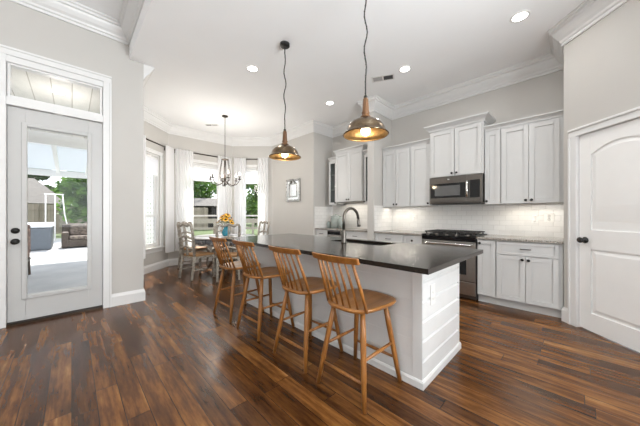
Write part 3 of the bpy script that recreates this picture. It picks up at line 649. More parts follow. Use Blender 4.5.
# ------------------------------------------------------------------ bar stools (local: front = +x, origin under the seat)
def make_stool():
    r = empty('bar_stool', (0, 0, 0), label='', cat='stool', group='oak spindle back stools along the island')
    SZ = 0.605
    # seat: rounded, saddled slab
    def outline(s=1.0, n=40):
        P = []
        for i in range(n):
            a = 2*PI*i/n; c, q = math.cos(a), math.sin(a)
            ex = 3.4; rx, ry = 0.226, 0.203
            k = (abs(c)**ex+abs(q)**ex)**(-1/ex)
            x, y = rx*k*c, ry*k*q
            y *= 1.0+0.13*(x/rx)                             # wider at the front
            x += (0.022*(abs(y)/ry)**2-0.008) if x > 0.05 else 0   # wavy front edge
            P.append((x*s, y*s))
        return P
    rings = [(0.80, -0.036), (0.96, -0.026), (1.0, -0.012), (0.985, 0.0), (0.90, -0.003), (0.65, -0.012), (0.35, -0.013), (0.001, -0.008)]
    v = []; n = 40
    for s, dz in rings:
        for x, y in outline(s, n):
            v.append((x, y, SZ+dz+0.010*max(0, x/0.225)*(1-abs(y)/0.21)*(1 if dz > -0.02 else 0)))
    f = [tuple(range(n-1, -1, -1))]
    for k in range(len(rings)-1):
        for i in range(n): f.append((k*n+i, k*n+(i+1) % n, (k+1)*n+(i+1) % n, (k+1)*n+i))
    MB().add(v, f, True).build('seat', 'oakseat', r)
    tops = {(sx, sy): Vector((sx*0.135-0.0, sy*0.125, SZ-0.026)) for sx in (-1, 1) for sy in (-1, 1)}
    feet = {(sx, sy): Vector((0.211 if sx > 0 else -0.226, sy*0.205, 0.001)) for sx in (-1, 1) for sy in (-1, 1)}
    def at(k, z): a, b = tops[k], feet[k]; t = (a.z-z)/(a.z-b.z); return a+(b-a)*t
    for k in tops:
        MB().tube([tops[k]+Vector((0, 0, 0.004)), at(k, 0.42), at(k, 0.20), feet[k]], [0.0165, 0.020, 0.0185, 0.0145], 12).build('leg', 'oak', r)
    for a, b_, z in (((-1, -1), (-1, 1), 0.155), ((1, -1), (1, 1), 0.175), ((-1, -1), (1, -1), 0.285), ((-1, 1), (1, 1), 0.285)):
        MB().tube([at(a, z), at(a, z).lerp(at(b_, z), 0.5), at(b_, z)], [0.009, 0.0125, 0.009], 10).build('stretcher', 'oak', r)
    # crest rail: curved plank
    zt0, zt1 = 0.912, 0.960; N = 12; v = []
    for i in range(N+1):
        t = -1+2*i/N; y = t*0.200; x = -0.300+0.030*t*t
        lift = 0.004*(abs(t)**3)-0.006*t*t
        for dx, dz in ((-0.010, 0), (0.011, 0), (0.004, 1), (-0.016, 1)):
            z = (zt0+0.004*abs(t) if dz == 0 else zt1+lift); v.append((x+dx-(0.012 if dz else 0), y, z))
    f = [(0, 1, 2, 3), tuple(N*4+q for q in (3, 2, 1, 0))]
    for i in range(N):
        for q in range(4): f.append((i*4+q, (i+1)*4+q, (i+1)*4+(q+1) % 4, i*4+(q+1) % 4))
    MB().add(v, f).build('crest_rail', 'oak', r, 0.005)
    for k in range(7):
        t = -1+2*k/6; yb, yt = t*0.172, t*0.150
        xb = -0.180+0.028*t*t; xt = -0.300+0.030*t*t*0.8
        rr = 0.0105 if k in (0, 6) else 0.0078
        MB().tube([(xb, yb, SZ-0.018), (xb*0.55+xt*0.45, yb*0.5+yt*0.5, 0.75), (xt, yt, zt0+0.01)], [rr*0.95, rr*1.15, rr*0.85], 8).build('spindle', 'oak', r)
    return r
st = make_stool()
stools = [(1.512, 1.13, 0.0, 'oak spindle back stool nearest the camera, closest to the island end'),
          (1.512, 1.69, 0.02, 'second oak spindle back stool from the near end of the island'),
          (1.512, 2.385, 0.03, 'third oak spindle back stool from the near end of the island'),
          (1.505, 2.990, 0.05, 'farthest oak spindle back stool, next to the dining table')]
for i, (x, y, a, lb) in enumerate(stools):
    o = st if i == 0 else copy_tree(st)
    o.location = (x, y, 0); o.rotation_euler[2] = a; o['label'] = lb

# ------------------------------------------------------------------ lamps
def add_light(kind, name, loc, power, parent=None, color=(1, 0.93, 0.82), **k):
    l = bpy.data.lights.new(name, kind); l.energy = power; l.color = color
    for a, b in k.items(): setattr(l, a, b)
    o = bpy.data.objects.new(name, l); COL.objects.link(o); o.location = loc
    if parent: o.parent = parent
    return o
def pendant(x, y, zr, label):
    r = empty('pendant_lamp', (x, y, zr), label=label, cat='lamp', group='pewter dome pendants over the island')
    hc = H-0.001-zr
    MB().lathe([(0.055, hc-0.035), (0.060, hc-0.028), (0.060, hc)], 24).build('canopy', 'blackmetal', r)
    outp = [(0.198, 0.0), (0.205, 0.004), (0.200, 0.011), (0.184, 0.024), (0.174, 0.040), (0.168, 0.060), (0.156, 0.086), (0.134, 0.110), (0.104, 0.130), (0.066, 0.144), (0.048, 0.151), (0.046, 0.166), (0.030, 0.172)]
    MB().lathe(outp, 40, caps=False).build('shade', 'pewter', r)
    inn = [(max(0.004, a-0.004), z-0.003 if z > 0.03 else z+0.001) for a, z in outp[:9]]+[(0.004, 0.140)]
    MB().lathe(inn, 40, caps=False).build('shade_lining', 'brass', r)
    MB().lathe([(0.046, 0.150), (0.048, 0.160), (0.046, 0.168), (0.034, 0.176), (0.031, 0.19), (0.036, 0.20), (0.030, 0.215), (0.026, 0.30), (0.024, 0.325), (0.016, 0.335)], 24).build('neck', 'neckwood', r)
    MB().lathe([(0.016, 0.333), (0.018, 0.345), (0.012, 0.358), (0.004, 0.365)], 16).build('cord_grip', 'blackmetal', r)
    pts = []; n = 60
    for i in range(n+1):
        t = i/n; z = 0.36+(hc-0.03-0.36)*t; am = 0.010*math.sin(PI*t)
        pts.append((am*math.sin(z*22), am*math.cos(z*17), z))
    c = MB(); c.tube(pts, 0.0062, 8); c.tube([(p[0]+0.004*math.cos(i*2.1), p[1]+0.004*math.sin(i*2.1), p[2]) for i, p in enumerate(pts)], 0.0048, 6)
    c.build('cord', 'cord', r)
    MB().lathe([(0.016, 0.145), (0.018, 0.09), (0.016, 0.08)], 16).build('socket', 'blackmetal', r)
    MB().ball((0, 0, 0.040), 0.044, 18, 12, (1, 1, 0.95)).build('bulb', 'bulb', r)
    add_light('POINT', 'pendant_light', (0, 0, -0.012), 3.5, r, (1, 0.80, 0.56), shadow_soft_size=0.04)
    return r
pendant(1.922, 2.60, 1.945, 'pewter dome pendant lamp hanging over the far half of the island')
pendant(1.888, 1.345, 1.935, 'pewter dome pendant lamp hanging over the near half of the island')

def downlight(x, y, z, label, group='recessed ceiling lights', power=None):
    r = empty('ceiling_downlight', (x, y, z), label=label, cat='light', group=group)
    MB().lathe([(0.068, -0.001), (0.068, -0.006), (0.088, -0.007), (0.092, -0.001)], 28, caps=False).build('trim_ring', 'plate', r)
    MB().lathe([(0.001, -0.004), (0.069, -0.004), (0.069, -0.001), (0.001, -0.001)], 28).build('lens', 'can', r)
    o = add_light('AREA', 'downlight_beam', (0, 0, -0.012), power or CAN_POWER, r, (1, 0.97, 0.93), shape='DISK', size=0.13)
    o.data.spread = R(165)
downlight(1.906, 3.374, H, 'recessed ceiling light nearest the far pendant canopy')
downlight(3.562, 3.368, H, 'recessed ceiling light in front of the bar alcove')
downlight(3.526, 1.808, H, 'recessed ceiling light beside the square ceiling vent')
downlight(3.488, 0.455, H, 'recessed ceiling light nearest the pantry wall, the largest seen')
for x, y in ((1.7, -1.2), (3.4, -1.4), (1.75, -2.8)): downlight(x, y, H, 'recessed ceiling light behind the camera in the kitchen ceiling', 'recessed kitchen ceiling lights behind the camera')
for x, y in ((-0.9, 2.2), (-2.6, 2.2), (-0.9, -1.0), (-2.6, -1.0)): downlight(x, y, HL, 'recessed ceiling light in the higher living room ceiling', 'recessed living room ceiling lights')
for yc, ln, lab in ((0.47, 0.55, 'a'), (2.35, 0.55, 'b'), (3.55, 0.6, 'c')):
    z = 1.366 if lab != 'c' else 1.505
    r = empty('under_cabinet_light', (4.50, yc, z), label={'a': 'slim light bar under the wall cabinet beside the pantry', 'b': 'slim light bar under the corner wall cabinet left of the microwave', 'c': 'slim light bar under the bar wall cabinet'}[lab], cat='light', group='under cabinet lights')
    MB().box(-0.02, 0.02, -ln/2, ln/2, 0, 0.008).build('light_bar', 'plate', r)
    o = add_light('AREA', 'bar_glow', (0, 0, -0.004), 1.6, r, (1, 0.92, 0.80), shape='RECTANGLE', size=0.03); o.data.size_y = ln

# ceiling vents
def vent(x, y, ang, label, w_=0.34, d_=0.16):
    r = empty('ceiling_vent', (x, y, H-0.001), ang, label, 'vent', 'ceiling air vents')
    f = MB(); f.box(-w_/2, w_/2, -d_/2, -d_/2+0.02, -0.006, 0).box(-w_/2, w_/2, d_/2-0.02, d_/2, -0.006, 0).box(-w_/2, -w_/2+0.02, -d_/2, d_/2, -0.006, 0).box(w_/2-0.02, w_/2, -d_/2, d_/2, -0.006, 0).box(-0.01, 0.01, -d_/2, d_/2, -0.006, 0)
    f.build('vent_frame', 'vent', r)
    MB().box(0.01, w_/2-0.02, -d_/2+0.02, d_/2-0.02, -0.003, -0.001).build('open_louvre', 'ventdark', r)
    MB().box(-w_/2+0.02, -0.01, -d_/2+0.02, d_/2-0.02, -0.004, -0.001).build('closed_louvre', 'ventgrey', r)
vent(3.51, 2.17, R(-62), 'small white ceiling vent near the range wall')
vent(2.40, 6.17, R(135), 'small white ceiling vent in the breakfast nook ceiling', 0.30, 0.10)

# chandelier
ch = empty('chandelier', (2.392, 5.412, 0), label='dark bronze six arm candle chandelier over the dining table', cat='chandelier')
MB().lathe([(0.065, H-0.001), (0.065, H-0.015), (0.03, H-0.03), (0.008, H-0.034)], 20).build('canopy', 'bronze', ch)
MB().tube([(0, 0, 2.44), (0, 0, H-0.03)], 0.006, 8).build('stem', 'bronze', ch)
MB().lathe([(0.004, 2.45), (0.02, 2.44), (0.075, 2.435), (0.08, 2.428), (0.075, 2.42), (0.02, 2.415), (0.012, 2.40), (0.010, 2.10), (0.02, 2.05), (0.035, 2.02), (0.028, 1.97), (0.014, 1.93), (0.022, 1.89), (0.012, 1.85), (0.001, 1.83)], 18).build('centre_column', 'bronze', ch)
for k in range(6):
    a = 2*PI*k/6+0.3; c, s = math.cos(a), math.sin(a)
    MB().tube([(0.072*c, 0.072*s, 2.428), (0.10*c, 0.10*s, 2.25), (0.125*c, 0.125*s, 2.10), (0.10*c, 0.10*s, 1.98), (0.03*c, 0.03*s, 1.93)], 0.0055, 6).build('cage_rod', 'bronze', ch)
    ap = [(0.02, 1.96), (0.08, 1.90), (0.16, 1.865), (0.24, 1.88), (0.295, 1.94), (0.315, 1.995)]
    arm = MB().tube([(r_*c, r_*s, z) for r_, z in ap], [0.008, 0.008, 0.008, 0.008, 0.007, 0.007], 8).build('arm', 'bronze', ch)
    T_ = (0.315*c, 0.315*s, 0)
    MB().lathe([(0.006, 1.985), (0.034, 1.998), (0.038, 2.006), (0.013, 2.008), (0.013, 2.075), (0.001, 2.076)], 14, c=T_).build('candle_cup', 'bronze', arm)
    MB().lathe([(0.008, 2.076), (0.017, 2.095), (0.018, 2.108), (0.009, 2.135), (0.001, 2.155)], 12, c=T_).build('bulb', 'candlebulb', arm)
add_light('POINT', 'chandelier_light', (0, 0, 2.16), 50, ch, (1, 0.94, 0.86), shadow_soft_size=0.30)

# ------------------------------------------------------------------ breakfast nook
TC = (2.42, 5.50)
tb = empty('dining_table', (*TC, 0), label='round pedestal dining table with pale top and carved blue grey apron', cat='table')
MB().lathe([(0.001, 0.728), (0.64, 0.728), (0.665, 0.735), (0.67, 0.748), (0.655, 0.760), (0.001, 0.760)], 48).build('tabletop', 'tabletop', tb)
v = []; n = 72
for i in range(n):
    a = 2*PI*i/n; lo = 0.63-0.035*abs(math.sin(a*6))
    for rr, z in ((0.60, 0.7275), (0.585, lo), (0.565, lo), (0.565, 0.7275)): v.append((rr*math.cos(a), rr*math.sin(a), z))
f = []
for i in range(n):
    j = (i+1) % n
    for q in range(4): f.append((i*4+q, j*4+q, j*4+(q+1) % 4, i*4+(q+1) % 4))
MB().add(v, f, True).build('apron', 'tableapron', tb)
MB().lathe([(0.12, 0.7275), (0.10, 0.66), (0.055, 0.60), (0.05, 0.52), (0.085, 0.44), (0.095, 0.36), (0.07, 0.28), (0.10, 0.20), (0.08, 0.14), (0.02, 0.12)], 24).build('pedestal', 'darkwood', tb)
for k in range(4):
    a = PI/2*k+0.9; c, s = math.cos(a), math.sin(a)
    MB().tube([(r_*c, r_*s, z) for r_, z in ((0.05, 0.21), (0.16, 0.235), (0.28, 0.16), (0.36, 0.06), (0.42, 0.035), (0.46, 0.04))], [0.04, 0.038, 0.032, 0.028, 0.032, 0.024], 10).build('claw_foot', 'darkwood', tb)

def make_chair():                                             # front = +y towards the table, back at y<0
    r = empty('dining_chair', (0, 0, 0), label='', cat='chair', group='grey painted dining chairs around the round table')
    wb, wf, dp, sz = 0.180, 0.220, 0.40, 0.455
    MB().prism([(-wb, 0.0), (wb, 0.0), (wf, dp), (-wf, dp)], sz-0.03, sz+0.012).build('seat', 'rush', r, 0.012)
    MB().prism([(-wb-0.008, -0.008), (wb+0.008, -0.008), (wf+0.01, dp+0.01), (-wf-0.01, dp+0.01)], sz-0.065, sz-0.028).build('seat_frame', 'greychair', r, 0.005)
    for s in (-1, 1):
        MB().tube([(s*wb, 0, sz-0.02), (s*(wb+0.005), -0.02, 0.25), (s*(wb+0.01), -0.055, 0.02), (s*(wb+0.01), -0.06, 0.001)], [0.026, 0.024, 0.021, 0.023], 10).build('leg', 'greychair', r)
        MB().tube([(s*(wf-0.02), dp-0.025, sz-0.03), (s*(wf+0.015), dp+0.01, 0.36), (s*(wf-0.005), dp-0.005, 0.18), (s*(wf-0.01), dp-0.01, 0.05), (s*(wf+0.01), dp+0.015, 0.001)], [0.031, 0.036, 0.025, 0.019, 0.026], 10).build('leg', 'greychair', r)
        MB().tube([(s*wb, 0, sz-0.02), (s*(wb+0.008), -0.02, 0.70), (s*(wb+0.016), -0.05, 0.90), (s*(wb+0.016), -0.075, 1.0), (s*(wb-0.005), -0.083, 1.035)], [0.026, 0.026, 0.025, 0.025, 0.022], 10).build('stile', 'greychair', r)
        MB().tube([(s*(wb+0.004), -0.03, 0.17), (s*(wf-0.006), dp-0.006, 0.17)], 0.011, 8).build('stretcher', 'greychair', r)
    MB().tube([(-wb-0.002, dp*0.45, 0.17), (wb+0.002, dp*0.45, 0.17)], 0.010, 8).build('stretcher', 'greychair', r)
    cr = [(-0.188, 1.032), (-0.15, 1.042), (-0.10, 1.012), (-0.05, 1.030), (0, 1.052), (0.05, 1.030), (0.10, 1.012), (0.15, 1.042), (0.188, 1.032)]
    MB().tube([(x, -0.083-0.012*(1-(x/0.19)**2), z) for x, z in cr], 0.030, 10, flat=0.75).build('crest_rail', 'greychair', r)
    for zc in (0.60, 0.80):
        MB().tube([(x*1.0, -0.015-(zc-0.45)*0.11-0.010*(1-(x/0.19)**2), zc+0.022*math.cos(x/0.19*PI)) for x in [-0.195+0.39*i/10 for i in range(11)]], 0.026, 8, flat=0.75).build('ladder_rail', 'greychair', r)
    MB().tube([(0, -0.022, sz), (0, -0.030, 0.60), (0, -0.055, 0.80), (0, -0.09, 1.03)], [0.030, 0.022, 0.030, 0.022], 8, flat=0.6).build('splat', 'greychair', r)
    return r
chd = make_chair()
chairs = [(199, 0.95, 0, 'grey ladder back chair in the open, left of the table toward the patio door'),
          (250, 0.98, 0, 'grey painted ladder back chair on the near side of the table, seen over the stools'),
          (117, 1.06, 0, 'grey painted ladder back chair in front of the middle bay window, on the left'),
          (69, 1.06, 0, 'grey painted ladder back chair behind the yellow flowers'),
          (3, 0.98, 0, 'grey ladder back chair right of the table, before the right bay window')]
for i, (deg, rad, dr_, lb) in enumerate(chairs):
    o = chd if i == 0 else copy_tree(chd)
    a = R(deg); o.location = (TC[0]+rad*math.cos(a), TC[1]+rad*math.sin(a), 0)
    o.rotation_euler[2] = a+PI/2+R(dr_); o['label'] = lb
    if i == 0: o.location = (1.60, 5.24, 0); o.rotation_euler[2] = R(-74)
vx, vy = 2.42, 5.42
tag(MB().lathe([(0.055, 0), (0.075, 0.02), (0.088, 0.07), (0.080, 0.12), (0.050, 0.165), (0.048, 0.19), (0.062, 0.205), (0.056, 0.203), (0.043, 0.188), (0.044, 0.165), (0.072, 0.12), (0.078, 0.07), (0.05, 0.012), (0.001, 0.010)], 24).build('vase', 'teal', loc=(vx, vy, 0.7605)), 'teal glass vase of yellow flowers on the dining table', 'vase')
fl = None
for k in range(11):
    a = k*2.399; rr = 0.155*math.sqrt((k+0.3)/11); z = 0.185+0.20*(1-(rr/0.16)**2)+rnd.uniform(-0.015, 0.02)
    x, y = rr*math.cos(a), rr*math.sin(a)
    e = empty('yellow_flower', (vx, vy, 0.7605), label='yellow sunflower bloom in the teal vase', cat='flower', group='yellow flowers in the teal vase')
    p = Vector((x, y, z+0.10)); d = Vector((x, y, 0.12)).normalized(); q = d.to_track_quat('Z', 'Y').to_matrix().to_4x4(); T_ = Matrix.Translation(p) @ q
    b = MB()
    for j in range(12):
        t = 2*PI*j/12; R_ = T_ @ Matrix.Rotation(t, 4, 'Z')
        b.add([(0.012, 0, 0), (0.042, -0.014, 0.008), (0.074, 0, 0.004), (0.042, 0.014, 0.008), (0.042, 0, 0.001)], [(0, 1, 4), (1, 2, 4), (2, 3, 4), (3, 0, 4), (0, 3, 2, 1)], False, R_)
    b.build('petals', 'petal', e)
    MB().ball((0, 0, 0.004), 0.026, 10, 6, (1, 1, 0.6), T_).build('heart', 'flowerheart', e)
    MB().tube([(0.012*math.cos(a), 0.012*math.sin(a), 0.03), (0.028*math.cos(a), 0.028*math.sin(a), 0.20), tuple(p*0.985)], 0.0035, 6).build('stem', 'greenstem', e)
    b = MB()
    for j in range(2):
        u = 2.5*j+a; m = Matrix.Translation(p*0.86) @ Matrix.Rotation(u, 4, 'Z')
        b.add([(0, 0, 0), (0.035, -0.018, 0.012), (0.075, 0, 0.0), (0.035, 0.018, 0.012), (0.035, 0, 0.0)], [(0, 1, 4), (1, 2, 4), (2, 3, 4), (3, 0, 4), (0, 3, 2, 1)], False, m)
    b.build('leaf', 'greenstem', e)

# curtains, rods, roller shades
def curtain(org, ang, x0, x1, label, z0=0.36, z1=2.80, folds=7):
    b = MB(); nx = folds*8; nz = 14; v = []; f = []
    ph = rnd.uniform(0, 6)
    for j in range(nz+1):
        t = j/nz
        for i in range(nx+1):
            u = i/nx; am = 0.022+0.014*(1-t)
            x = x0+(x1-x0)*(u+0.03*math.sin(6*u+3*t))
            v.append((x, -0.150+am*math.sin(u*folds*2*PI+ph+0.8*math.sin(2.2*t+u*3)), z0+(z1-z0)*t))
    for j in range(nz):
        for i in range(nx): f.append((j*(nx+1)+i, j*(nx+1)+i+1, (j+1)*(nx+1)+i+1, (j+1)*(nx+1)+i))
    b.add(v, f, True)
    o = b.build('sheer_curtain', 'sheer', loc=(*org, 0), rotz=ang)
    return tag(o, label, 'curtain', 'sheer white curtains in the bay')
def rod(org, ang, x0, x1, label, brackets, fin=''):
    r = empty('curtain_rod', (*org, 0), ang, label, 'curtain rod', 'curtain rods in the bay')
    MB().tube([(x0, -0.085, 2.775), (x1, -0.085, 2.775)], 0.014, 10).build('rod', 'bronze', r)
    for bx in brackets: MB().box(bx-0.012, bx+0.012, -0.098, 0.0, 2.75, 2.762).box(bx-0.012, bx+0.012, -0.008, 0.0, 2.72, 2.79).build('bracket', 'bronze', r)
    for s in fin: MB().ball((x0 if s == 'L' else x1, -0.085, 2.775), 0.028, 12, 8).build('finial', 'bronze', r)
def shade(org, ang, x0, x1, label, zb):
    r = empty('roller_shade', (*org, 0), ang, label, 'window shade', 'roller shades in the bay windows')
    MB().box(x0, x1, 0.028, 0.031, zb, WZ1-0.06).build('shade_cloth', 'shade', r)
    MB().box(x0, x1, 0.022, 0.036, zb-0.02, zb).build('bottom_bar', 'whitepaint', r)
    MB().tube([(x0, 0.03, WZ1-0.075), (x1, 0.03, WZ1-0.075)], 0.024, 12).build('roller', 'whitepaint', r)
LB = C0[0]-A1[0]
rod(A0, R(45), 0.30, LA-0.10, 'dark curtain rod over the left bay window', (0.36, LA-0.16), 'R')
rod(A1, 0, 0.10, LB-0.10, 'dark curtain rod over the middle bay window', (0.14, LB-0.14), 'LR')
rod(C0, R(-45), 0.10, LC-0.10, 'dark curtain rod over the right bay window', (0.14, LC-0.14), 'L')
curtain(A0, R(45), 0.985, 1.245, 'sheer white curtain on the right of the left bay window', folds=5)
curtain(A0, R(45), 0.03, 0.30, 'sheer white curtain on the left of the left bay window', folds=5)
curtain(A1, 0, 0.10, 0.50, 'sheer white curtain on the left of the middle bay window', folds=6)
curtain(A1, 0, 1.13, 1.50, 'sheer white curtain on the right of the middle bay window', folds=6)
curtain(C0, R(-45), 0.09, 0.42, 'sheer white curtain on the left of the right bay window', folds=6)
curtain(C0, R(-45), 0.76, 1.04, 'sheer white curtain on the right of the right bay window', folds=5)
shade(A0, R(45), WA[0]+0.037, WA[1]-0.037, 'white roller shade half lowered in the left bay window', 2.12)
shade(A1, 0, WB[0]+0.037, WB[1]-0.037, 'white roller shade half lowered in the middle bay window', 2.12)
shade(C0, R(-45), WC[0]+0.037, WC[1]-0.037, 'white roller shade half lowered in the right bay window', 2.12)

# mirror on the dining wall
mr = empty('wall_mirror', (PX-0.001, 5.11, 1.85), FA, 'small silver framed mirror on the wall beside the bay', 'mirror')
fx, fz = 0.285, 0.285
panel_ring(MB(), -fx, fx, -fz, fz, 0.05, -0.035, 0).build('outer_frame', 'silverframe', mr, 0.006)
panel_ring(MB(), -fx+0.05, fx-0.05, -fz+0.05, fz-0.05, 0.06, -0.022, 0).build('bevel_border', 'mirror', mr, 0.004)
panel_ring(MB(), -fx+0.11, fx-0.11, -fz+0.11, fz-0.11, 0.03, -0.034, 0).build('inner_frame', 'silverframe', mr, 0.005)
MB().box(-fx+0.14, fx-0.14, -0.016, 0, -fz+0.14, fz-0.14).build('mirror_glass', 'mirror', mr)
MB().tube([(-0.10, -0.036, 0.175), (-0.05, -0.04, 0.215), (0, -0.042, 0.265), (0.05, -0.04, 0.215), (0.10, -0.036, 0.175)], [0.014, 0.022, 0.030, 0.022, 0.014], 8).build('crest_ornament', 'silverframe', mr)

# ------------------------------------------------------------------ outdoors
GZ = -0.06
struct(MB().prism([(-9, 4.5), (0.62, 4.5), (0.62, 6.04), (1.2, 6.65), (1.2, 20.0), (-9, 20.0)], GZ-0.1, GZ).build('floor_patio', 'concrete'))
tag(MB().box(-40, 60, 7.2, 75, GZ-0.4, GZ-0.102).build('lawn', 'grass'), 'green lawn spreading behind the house', 'lawn', kind='stuff')
struct(MB().box(-5, 0.56, 4.5, 7.9, 2.96, 3.06).build('ceiling_porch', 'porchboard'))
struct(MB().box(-5, 0.56, 7.86, 7.98, 2.72, 3.06).build('trim_porch_beam', 'whitepaint'))
pl = empty('porch_light', (-0.13, 5.15, 2.958), label='round light in the porch board ceiling', cat='light')
MB().lathe([(0.06, 0), (0.06, -0.012), (0.05, -0.016), (0.001, -0.017)], 24).build('light_lens', 'can', pl)
add_light('POINT', 'porch_glow', (0, 0, -0.5), 9, pl, (1, 0.96, 0.90), shadow_soft_size=0.1)
pc = empty('patio_cover', (-2.0, 8.0, 0), label='pale blue patio cover on white beams beyond the porch', cat='patio cover')
def slopebox(b, x0, x1, y0, y1, z0, z1, th):
    v = [(x0, y0, z0), (x1, y0, z0), (x1, y1, z1), (x0, y1, z1)]; v += [(x, y, z+th) for x, y, z in v]
    return b.add(v, [(3, 2, 1, 0), (4, 5, 6, 7), (0, 1, 5, 4), (1, 2, 6, 5), (2, 3, 7, 6), (3, 0, 4, 7)])
slopebox(MB(), -3.5, 3.3, 0.05, 3.4, 2.96, 2.62, 0.03).build('cover_panel', 'covers', pc)
MB().box(-3.5, 3.3, 3.3, 3.42, 2.42, 2.60).build('header_beam', 'whitepaint', pc)
for x in (-0.25, 0.40, 1.05, 1.70, 2.35):
    slopebox(MB(), x-0.04, x+0.04, 0.05, 3.32, 2.85, 2.50, 0.105).build('rafter', 'whitepaint', pc)
for x in (-3.3, 3.1): MB().box(x-0.05, x+0.05, 3.31, 3.41, GZ, 2.43).build('post', 'whitepaint', pc)
tub = empty('hot_tub', (-1.2, 14.5, GZ), 0, 'slate blue hot tub with a pale cover on the patio', 'hot tub')
MB().box(-1.1, 0.66, -0.9, 0.9, 0.0, 0.82).build('tub_shell', 'tub', tub, 0.06, 4)
MB().box(-1.14, 0.70, -0.94, 0.94, 0.821, 0.98).build('tub_cover', 'tubcover', tub, 0.05, 4)
so = empty('outdoor_sofa', (0.82, 14.1, GZ), 0, 'dark wicker outdoor sofa with tan cushions beside the hot tub', 'sofa')
MB().box(-1.1, 1.1, -0.4, 0.4, 0.06, 0.32).build('sofa_base', 'wicker', so, 0.03)
for s in (-1, 1): MB().box(s*1.0-0.1, s*1.0+0.1, -0.42, 0.42, 0.02, 0.62).build('armrest', 'wicker', so, 0.05, 4)
MB().box(-1.1, 1.1, 0.32, 0.46, 0.06, 0.92).build('backrest', 'wicker', so, 0.06, 4)
for k in range(3):
    MB().box(-0.88+k*0.59, -0.31+k*0.59, -0.40, 0.30, 0.322, 0.46).build('seat_cushion', 'cushion', so, 0.05, 4)
    MB().box(-0.88+k*0.59, -0.31+k*0.59, 0.18, 0.32, 0.46, 0.88).build('back_cushion', 'cushion', so, 0.06, 4)
pc2 = empty('patio_chair', (-0.90, 8.0, GZ), 0, 'patterned fabric patio chair just outside the door glass', 'chair')
MB().box(-0.28, 0.26, -0.28, 0.28, 0.36, 0.50).build('seat_cushion', 'pattern', pc2, 0.05, 4)
MB().box(0.14, 0.27, -0.28, 0.28, 0.45, 1.08).build('back_cushion', 'pattern', pc2, 0.05, 4)
for sx in (-0.24, 0.24):
    for sy in (-0.25, 0.25): MB().tube([(sx, sy, 0.38), (sx*1.05, sy*1.05, 0.001)], 0.02, 8).build('leg', 'wicker', pc2)
MB().box(-0.27, 0.27, -0.28, 0.28, 0.33, 0.37).build('seat_frame', 'wicker', pc2)
fn = empty('fence', (0, 24.0, GZ), label='weathered grey board fence behind the patio', cat='fence')
MB().box(-22, 9.0, 0, 0.03, 0.05, 1.95).build('fence_boards', 'fence', fn)
b = MB()
for z in (0.4, 1.6): b.box(-22, 9.0, -0.05, 0.0, z, z+0.09)
b.build('fence_rail', 'fence', fn)
for k in range(13): MB().box(-22+k*2.55, -21.9+k*2.55, -0.12, -0.05, 0, 2.0).build('fence_post', 'fence', fn)
hs = empty('house', (-6.5, 33, GZ), R(8), 'neighbouring house with a grey shingle roof behind the fence', 'house')
MB().box(-5.4, 5.4, -3.4, 3.4, 0, 2.25).build('house_walls', 'housewall', hs)
MB().add([(-5.9, -3.9, 2.2), (5.9, -3.9, 2.2), (5.9, 3.9, 2.2), (-5.9, 3.9, 2.2), (-4.0, 0, 4.5), (4.2, 0, 4.5)], [(3, 2, 1, 0), (0, 1, 5, 4), (1, 2, 5), (2, 3, 4, 5), (3, 0, 4)]).build('hip_roof', 'roof', hs)
sw = empty('swing_frame', (-0.86, 17.2, GZ+0.002), 0, 'white pole swing frame standing in front of the fence', 'swing frame')
for x in (0.0, 0.30): MB().tube([(x, 0, 0.0), (x, 0, 2.25)], 0.022, 8).build('pole', 'whitepaint', sw)
MB().tube([(-0.05, 0, 2.25), (0.60, 0, 2.25)], 0.02, 8).build('top_bar', 'whitepaint', sw)
MB().tube([(0.55, 0, 2.25), (0.62, 0.0, 1.3), (0.85, 0, 0.0)], 0.022, 8).build('brace_pole', 'whitepaint', sw)
hut = empty('playhouse', (10.0, 26.5, GZ-0.1), R(-32), 'dark open playhouse with a low grey roof seen through the middle bay window', 'playhouse')
for x in (-2.0, -0.7, 0.7, 2.0):
    for y in (-1.4, 1.4): MB().box(x-0.12, x+0.12, y-0.12, y+0.12, 0, 2.3).build('post', 'hutdark', hut)
MB().add([(-2.6, -2.0, 2.25), (2.6, -2.0, 2.25), (2.6, 2.0, 2.25), (-2.6, 2.0, 2.25), (-1.4, 0, 3.1), (1.4, 0, 3.1)], [(3, 2, 1, 0), (0, 1, 5, 4), (1, 2, 5), (2, 3, 4, 5), (3, 0, 4)]).build('roof', 'roof', hut)
MB().box(-2.1, 2.1, 1.3, 1.4, 0.0, 2.3).build('back_wall', 'hutdark', hut)
MB().box(-2.1, 2.1, -1.5, -1.42, 0.0, 0.75).build('front_rail', 'hutdark', hut)
rf = empty('rail_fence', (8.0, 17.5, GZ-0.1), R(-32), 'low tan wooden rail fence crossing the lawn beyond the bay', 'fence')
b = MB()
for z0_, z1_ in ((0.80, 1.12), (0.35, 0.50)): b.box(-3.5, 7, -0.03, 0.03, z0_, z1_)
b.build('fence_rail', 'housewall', rf)
for k in range(5): MB().box(-3.4+k*2.5, -3.26+k*2.5, -0.07, 0.07, 0, 1.08).build('fence_post', 'housewall', rf)
lt = empty('lattice_screen', (1.62, 8.3, GZ), R(45), 'white lattice privacy screen outside the left bay window', 'screen')
panel_ring(MB(), -0.6, 0.6, 0.0, 2.5, 0.07, -0.03, 0.03).build('screen_frame', 'whitepaint', lt)
b = MB()
for k in range(10): b.box(-0.53+k*0.109, -0.53+k*0.109+0.08, -0.008, 0.0, 0.07, 2.43)
for k in range(20): b.box(-0.53, 0.53, 0.0, 0.008, 0.07+k*0.118, 0.07+k*0.118+0.085)
b.build('screen_slats', 'whitepaint', lt)

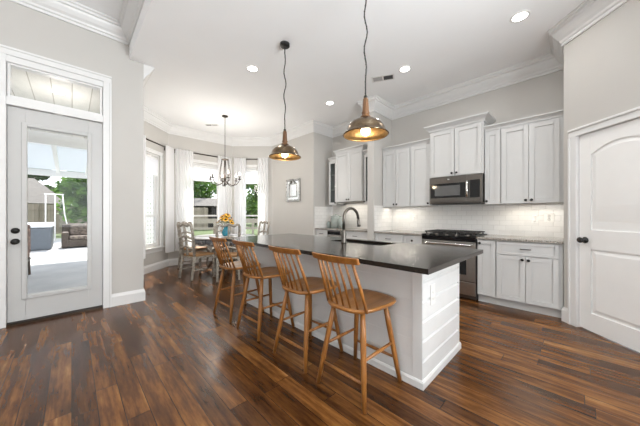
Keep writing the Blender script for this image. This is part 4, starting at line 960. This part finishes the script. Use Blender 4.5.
def tree(x, y, h, cr, label, leaf='leaf', n=2600, low=0.30, size=0.34, trunk=0.16):
    r = empty('tree', (x, y, GZ-0.1), label=label, cat='tree', group='trees beyond the lawn')
    MB().tube([(0, 0, 0), (0, 0, 0.4), (0.05, 0.03, h*0.3), (-0.05, 0.06, h*0.6), (0, 0, h*0.92)], [trunk, trunk, trunk*0.85, trunk*0.6, trunk*0.25], 8).build('trunk', 'bark', r)
    rr = random.Random(int(x*100+y*10)); b = MB()
    cl = []
    for _ in range(16):
        t = rr.uniform(low, 1.0); a = rr.uniform(0, 2*PI); d = cr*math.sqrt(rr.random())*0.8*(1-0.55*max(0, t-0.5))
        cl.append((d*math.cos(a), d*math.sin(a), h*t, cr*rr.uniform(0.34, 0.6)))
    for _ in range(n):
        cx, cy, cz, q = rr.choice(cl); u = Vector((rr.gauss(0, 1), rr.gauss(0, 1), rr.gauss(0, 1))).normalized()*q*(rr.random()**0.35)
        p = Vector((cx, cy, max(h*low*0.7, cz+u.z*0.8)))+Vector((u.x, u.y, 0)); s = size*rr.uniform(0.6, 1.2)
        A_ = Vector((rr.gauss(0, 1), rr.gauss(0, 1), rr.gauss(0, 0.6))).normalized(); B_ = A_.cross(Vector((rr.gauss(0, 1), rr.gauss(0, 1), rr.gauss(0, 1)))).normalized()
        b.add([p-A_*s*0.5, p+B_*s*0.28, p+A_*s*0.5, p-B_*s*0.28], [(0, 1, 2, 3)])
    b.build('crown', leaf, r)
tree(1.65, 20.7, 6.5, 2.3, 'bright green leafy tree rising at the right of the patio door view', 'leaf', 5600, 0.20, 0.42)
tree(-3.0, 45, 13, 2.0, 'tall dark tree behind the roof, left in the patio door view', 'leafdark', 5000, 0.2, 0.6, 0.22)
tree(2.3, 46, 13, 2.0, 'tall dark tree behind the bright green tree', 'leafdark', 5000, 0.2, 0.6, 0.22)
tree(4.4, 31, 9, 2.6, 'leafy tree far behind the lattice screen', 'leafdark', 2400, 0.15, 0.5)
tree(10.8, 35, 12, 3.6, 'bright green tree directly behind the playhouse', 'leaf', 5200, 0.10, 0.55)
tree(15.0, 49, 16, 4.6, 'taller tree farther behind the playhouse', 'leaf', 3600, 0.10, 0.7)
tree(18.6, 32, 11, 3.6, 'leafy tree filling the right bay window', 'leaf', 5200, 0.06, 0.55)
tree(28.0, 46, 15, 5.0, 'tallest tree behind the right bay window', 'leaf', 3600, 0.08, 0.7)
